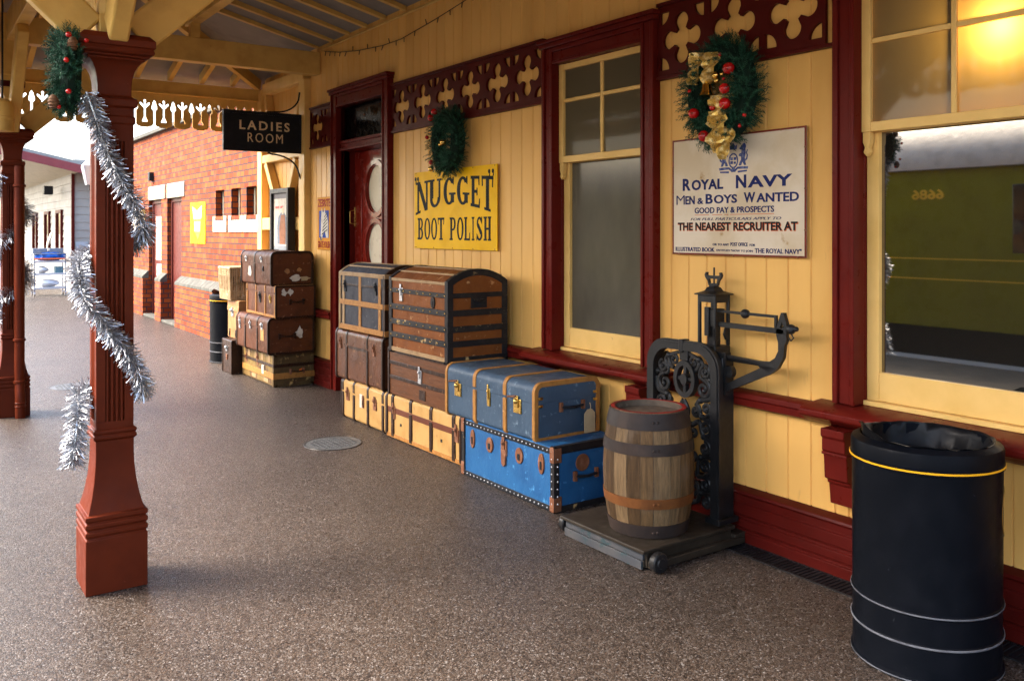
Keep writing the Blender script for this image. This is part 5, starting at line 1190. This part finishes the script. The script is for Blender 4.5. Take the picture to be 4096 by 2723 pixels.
wreath("large fir wreath with gold ribbon, bell and red baubles above the recruiting sign", (3.49, 3.11, 2.31), WX, (0,0,1), (-1,0,0), .165, .205, .115, nspr=950, seed=3, baubles=[
    ('red', .125, .10, .09, .030), ('red', .108, .0, .10, .028), ('red', .108, -.075, .10, .030), ('red', -.115, -.10, .085, .028), ('red', -.045, -.225, .085, .030), ('red', .02, -.085, .09, .017),
    ('red', -.15, .02, .08, .010), ('red', .20, -.14, .06, .011), ('red', .17, -.19, .06, .010), ('red', .06, .18, .08, .009), ('red', .10, .05, .10, .008),
    ('gold', .05, .075, .10, .018), ('gold', .09, .075, .10, .010), ('gold', .065, .045, .11, .013), ('bell', -.02, -.02, .09, 1),
    ('bow', -.115, .215, .08, .085), ('bow', -.01, .20, .09, .085), ('bow', .055, -.03, .10, .085), ('bow', .05, -.11, .10, .09), ('bow', .05, -.185, .075, .07), ('bow', .095, -.20, .085, .08)])
wreath("smaller plain fir wreath with few red baubles above the yellow boot polish sign", (3.50, 5.90, 2.295), WX, (0,0,1), (-1,0,0), .150, .185, .115, nspr=760, seed=5, baubles=[
    ('red', -.06, .225, .09, .026), ('red', -.115, .185, .09, .026), ('red', -.21, .04, .07, .016), ('red', -.11, -.165, .09, .018), ('gold', .06, -.02, .08, .024), ('gold', .015, -.035, .08, .014), ('gold', -.12, -.215, .085, .022)])
wreath("fir wreath with pine cone hanging edge on against the nearest column's capital", (.60, 4.27, 2.295), (0,1,0), (0,0,1), (-1,0,0), .085, .125, .085, nspr=520, seed=8, baubles=[
    ('cone', -.13, .10, .0, 1), ('red', -.16, .13, .02, .012), ('red', -.15, .115, -.05, .010), ('red', -.17, .02, .03, .011), ('red', -.16, -.11, .02, .011), ('red', -.10, -.17, .05, .010), ('cone', -.10, -.15, .07, 1)])
def tinsel(label, pts, rad=.062, dens=2700, seed=2, group="silver tinsel garlands"):
    rr = random.Random(seed); P = [Vector(p) for p in pts]; path = []
    for i in range(len(P)-1):
        p0, p1, p2, p3 = P[max(i-1, 0)], P[i], P[i+1], P[min(i+2, len(P)-1)]
        for k in range(12):
            u = k/12; path.append(.5*((2*p1)+(p2-p0)*u+(2*p0-5*p1+4*p2-p3)*u*u+(3*p1-p0-3*p2+p3)*u**3))
    path.append(P[-1]); seg = [(path[i+1]-path[i]).length for i in range(len(path)-1)]; tot = sum(seg)
    vs = []; fs = []
    for _ in range(int(dens*tot)):
        d = rr.uniform(0, tot); i = 0
        while d > seg[i] and i < len(seg)-1: d -= seg[i]; i += 1
        t_ = (path[i+1]-path[i]).normalized(); p = path[i]+t_*d
        o = Vector((rr.gauss(0,1), rr.gauss(0,1), rr.gauss(0,1))); o = (o-t_*o.dot(t_)).normalized()
        nd = (o+t_*rr.uniform(-.1, .7)+Vector((0,0,-.15))).normalized(); ln = rad*rr.uniform(.65, 1.1); sd_ = nd.cross(Vector((rr.gauss(0,1), rr.gauss(0,1), rr.gauss(0,1)))).normalized()*.0015
        bend = Vector((rr.uniform(-.2,.2), rr.uniform(-.2,.2), rr.uniform(-.3,.1)))*ln*.5
        k = len(vs); m_ = p+nd*ln*.55; e = p+nd*ln+bend
        vs += [p-sd_, p+sd_, m_+sd_, m_-sd_, e+sd_, e-sd_]; fs += [(k, k+1, k+2, k+3), (k+3, k+2, k+4, k+5)]
    g_ = thing("tinsel_garland", label, "tinsel", tuple(P[0]), group=group)
    b = MB(); b.tube(path, .006, 6); b.build("cord", STEEL, g_)
    b = MB(); b.add(vs, fs); b.build("tinsel_strands", TINSEL, g_, ang=20)
tinsel("bushy silver tinsel garland spiralling down the nearest column", [(.66,4.19,2.20),(.69,4.185,2.11),(.735,4.19,1.965),(.80,4.185,1.82),(.87,4.185,1.70),(.905,4.25,1.60),(.91,4.34,1.555),(.86,4.44,1.52),(.72,4.44,1.49),(.655,4.36,1.46),(.645,4.27,1.41),(.645,4.20,1.32),(.69,4.185,1.25),(.77,4.185,1.135),(.85,4.19,1.015),(.895,4.22,.90),(.91,4.33,.86),(.85,4.44,.86),(.72,4.44,.87),(.655,4.37,.86),(.64,4.27,.82),(.625,4.22,.72),(.61,4.21,.585)], seed=4)
tinsel("silver tinsel garland spiralling down the farther column with the downpipe", [(.68,8.67,2.1),(.675,8.72,1.98),(.72,8.83,1.92),(.86,8.83,1.84),(.90,8.72,1.74),(.87,8.67,1.66),(.70,8.67,1.50),(.675,8.72,1.42),(.70,8.83,1.36),(.87,8.83,1.30),(.90,8.72,1.20),(.87,8.67,1.12),(.70,8.67,1.02),(.675,8.72,.94),(.67,8.70,.82)], rad=.085, dens=2000, seed=6)
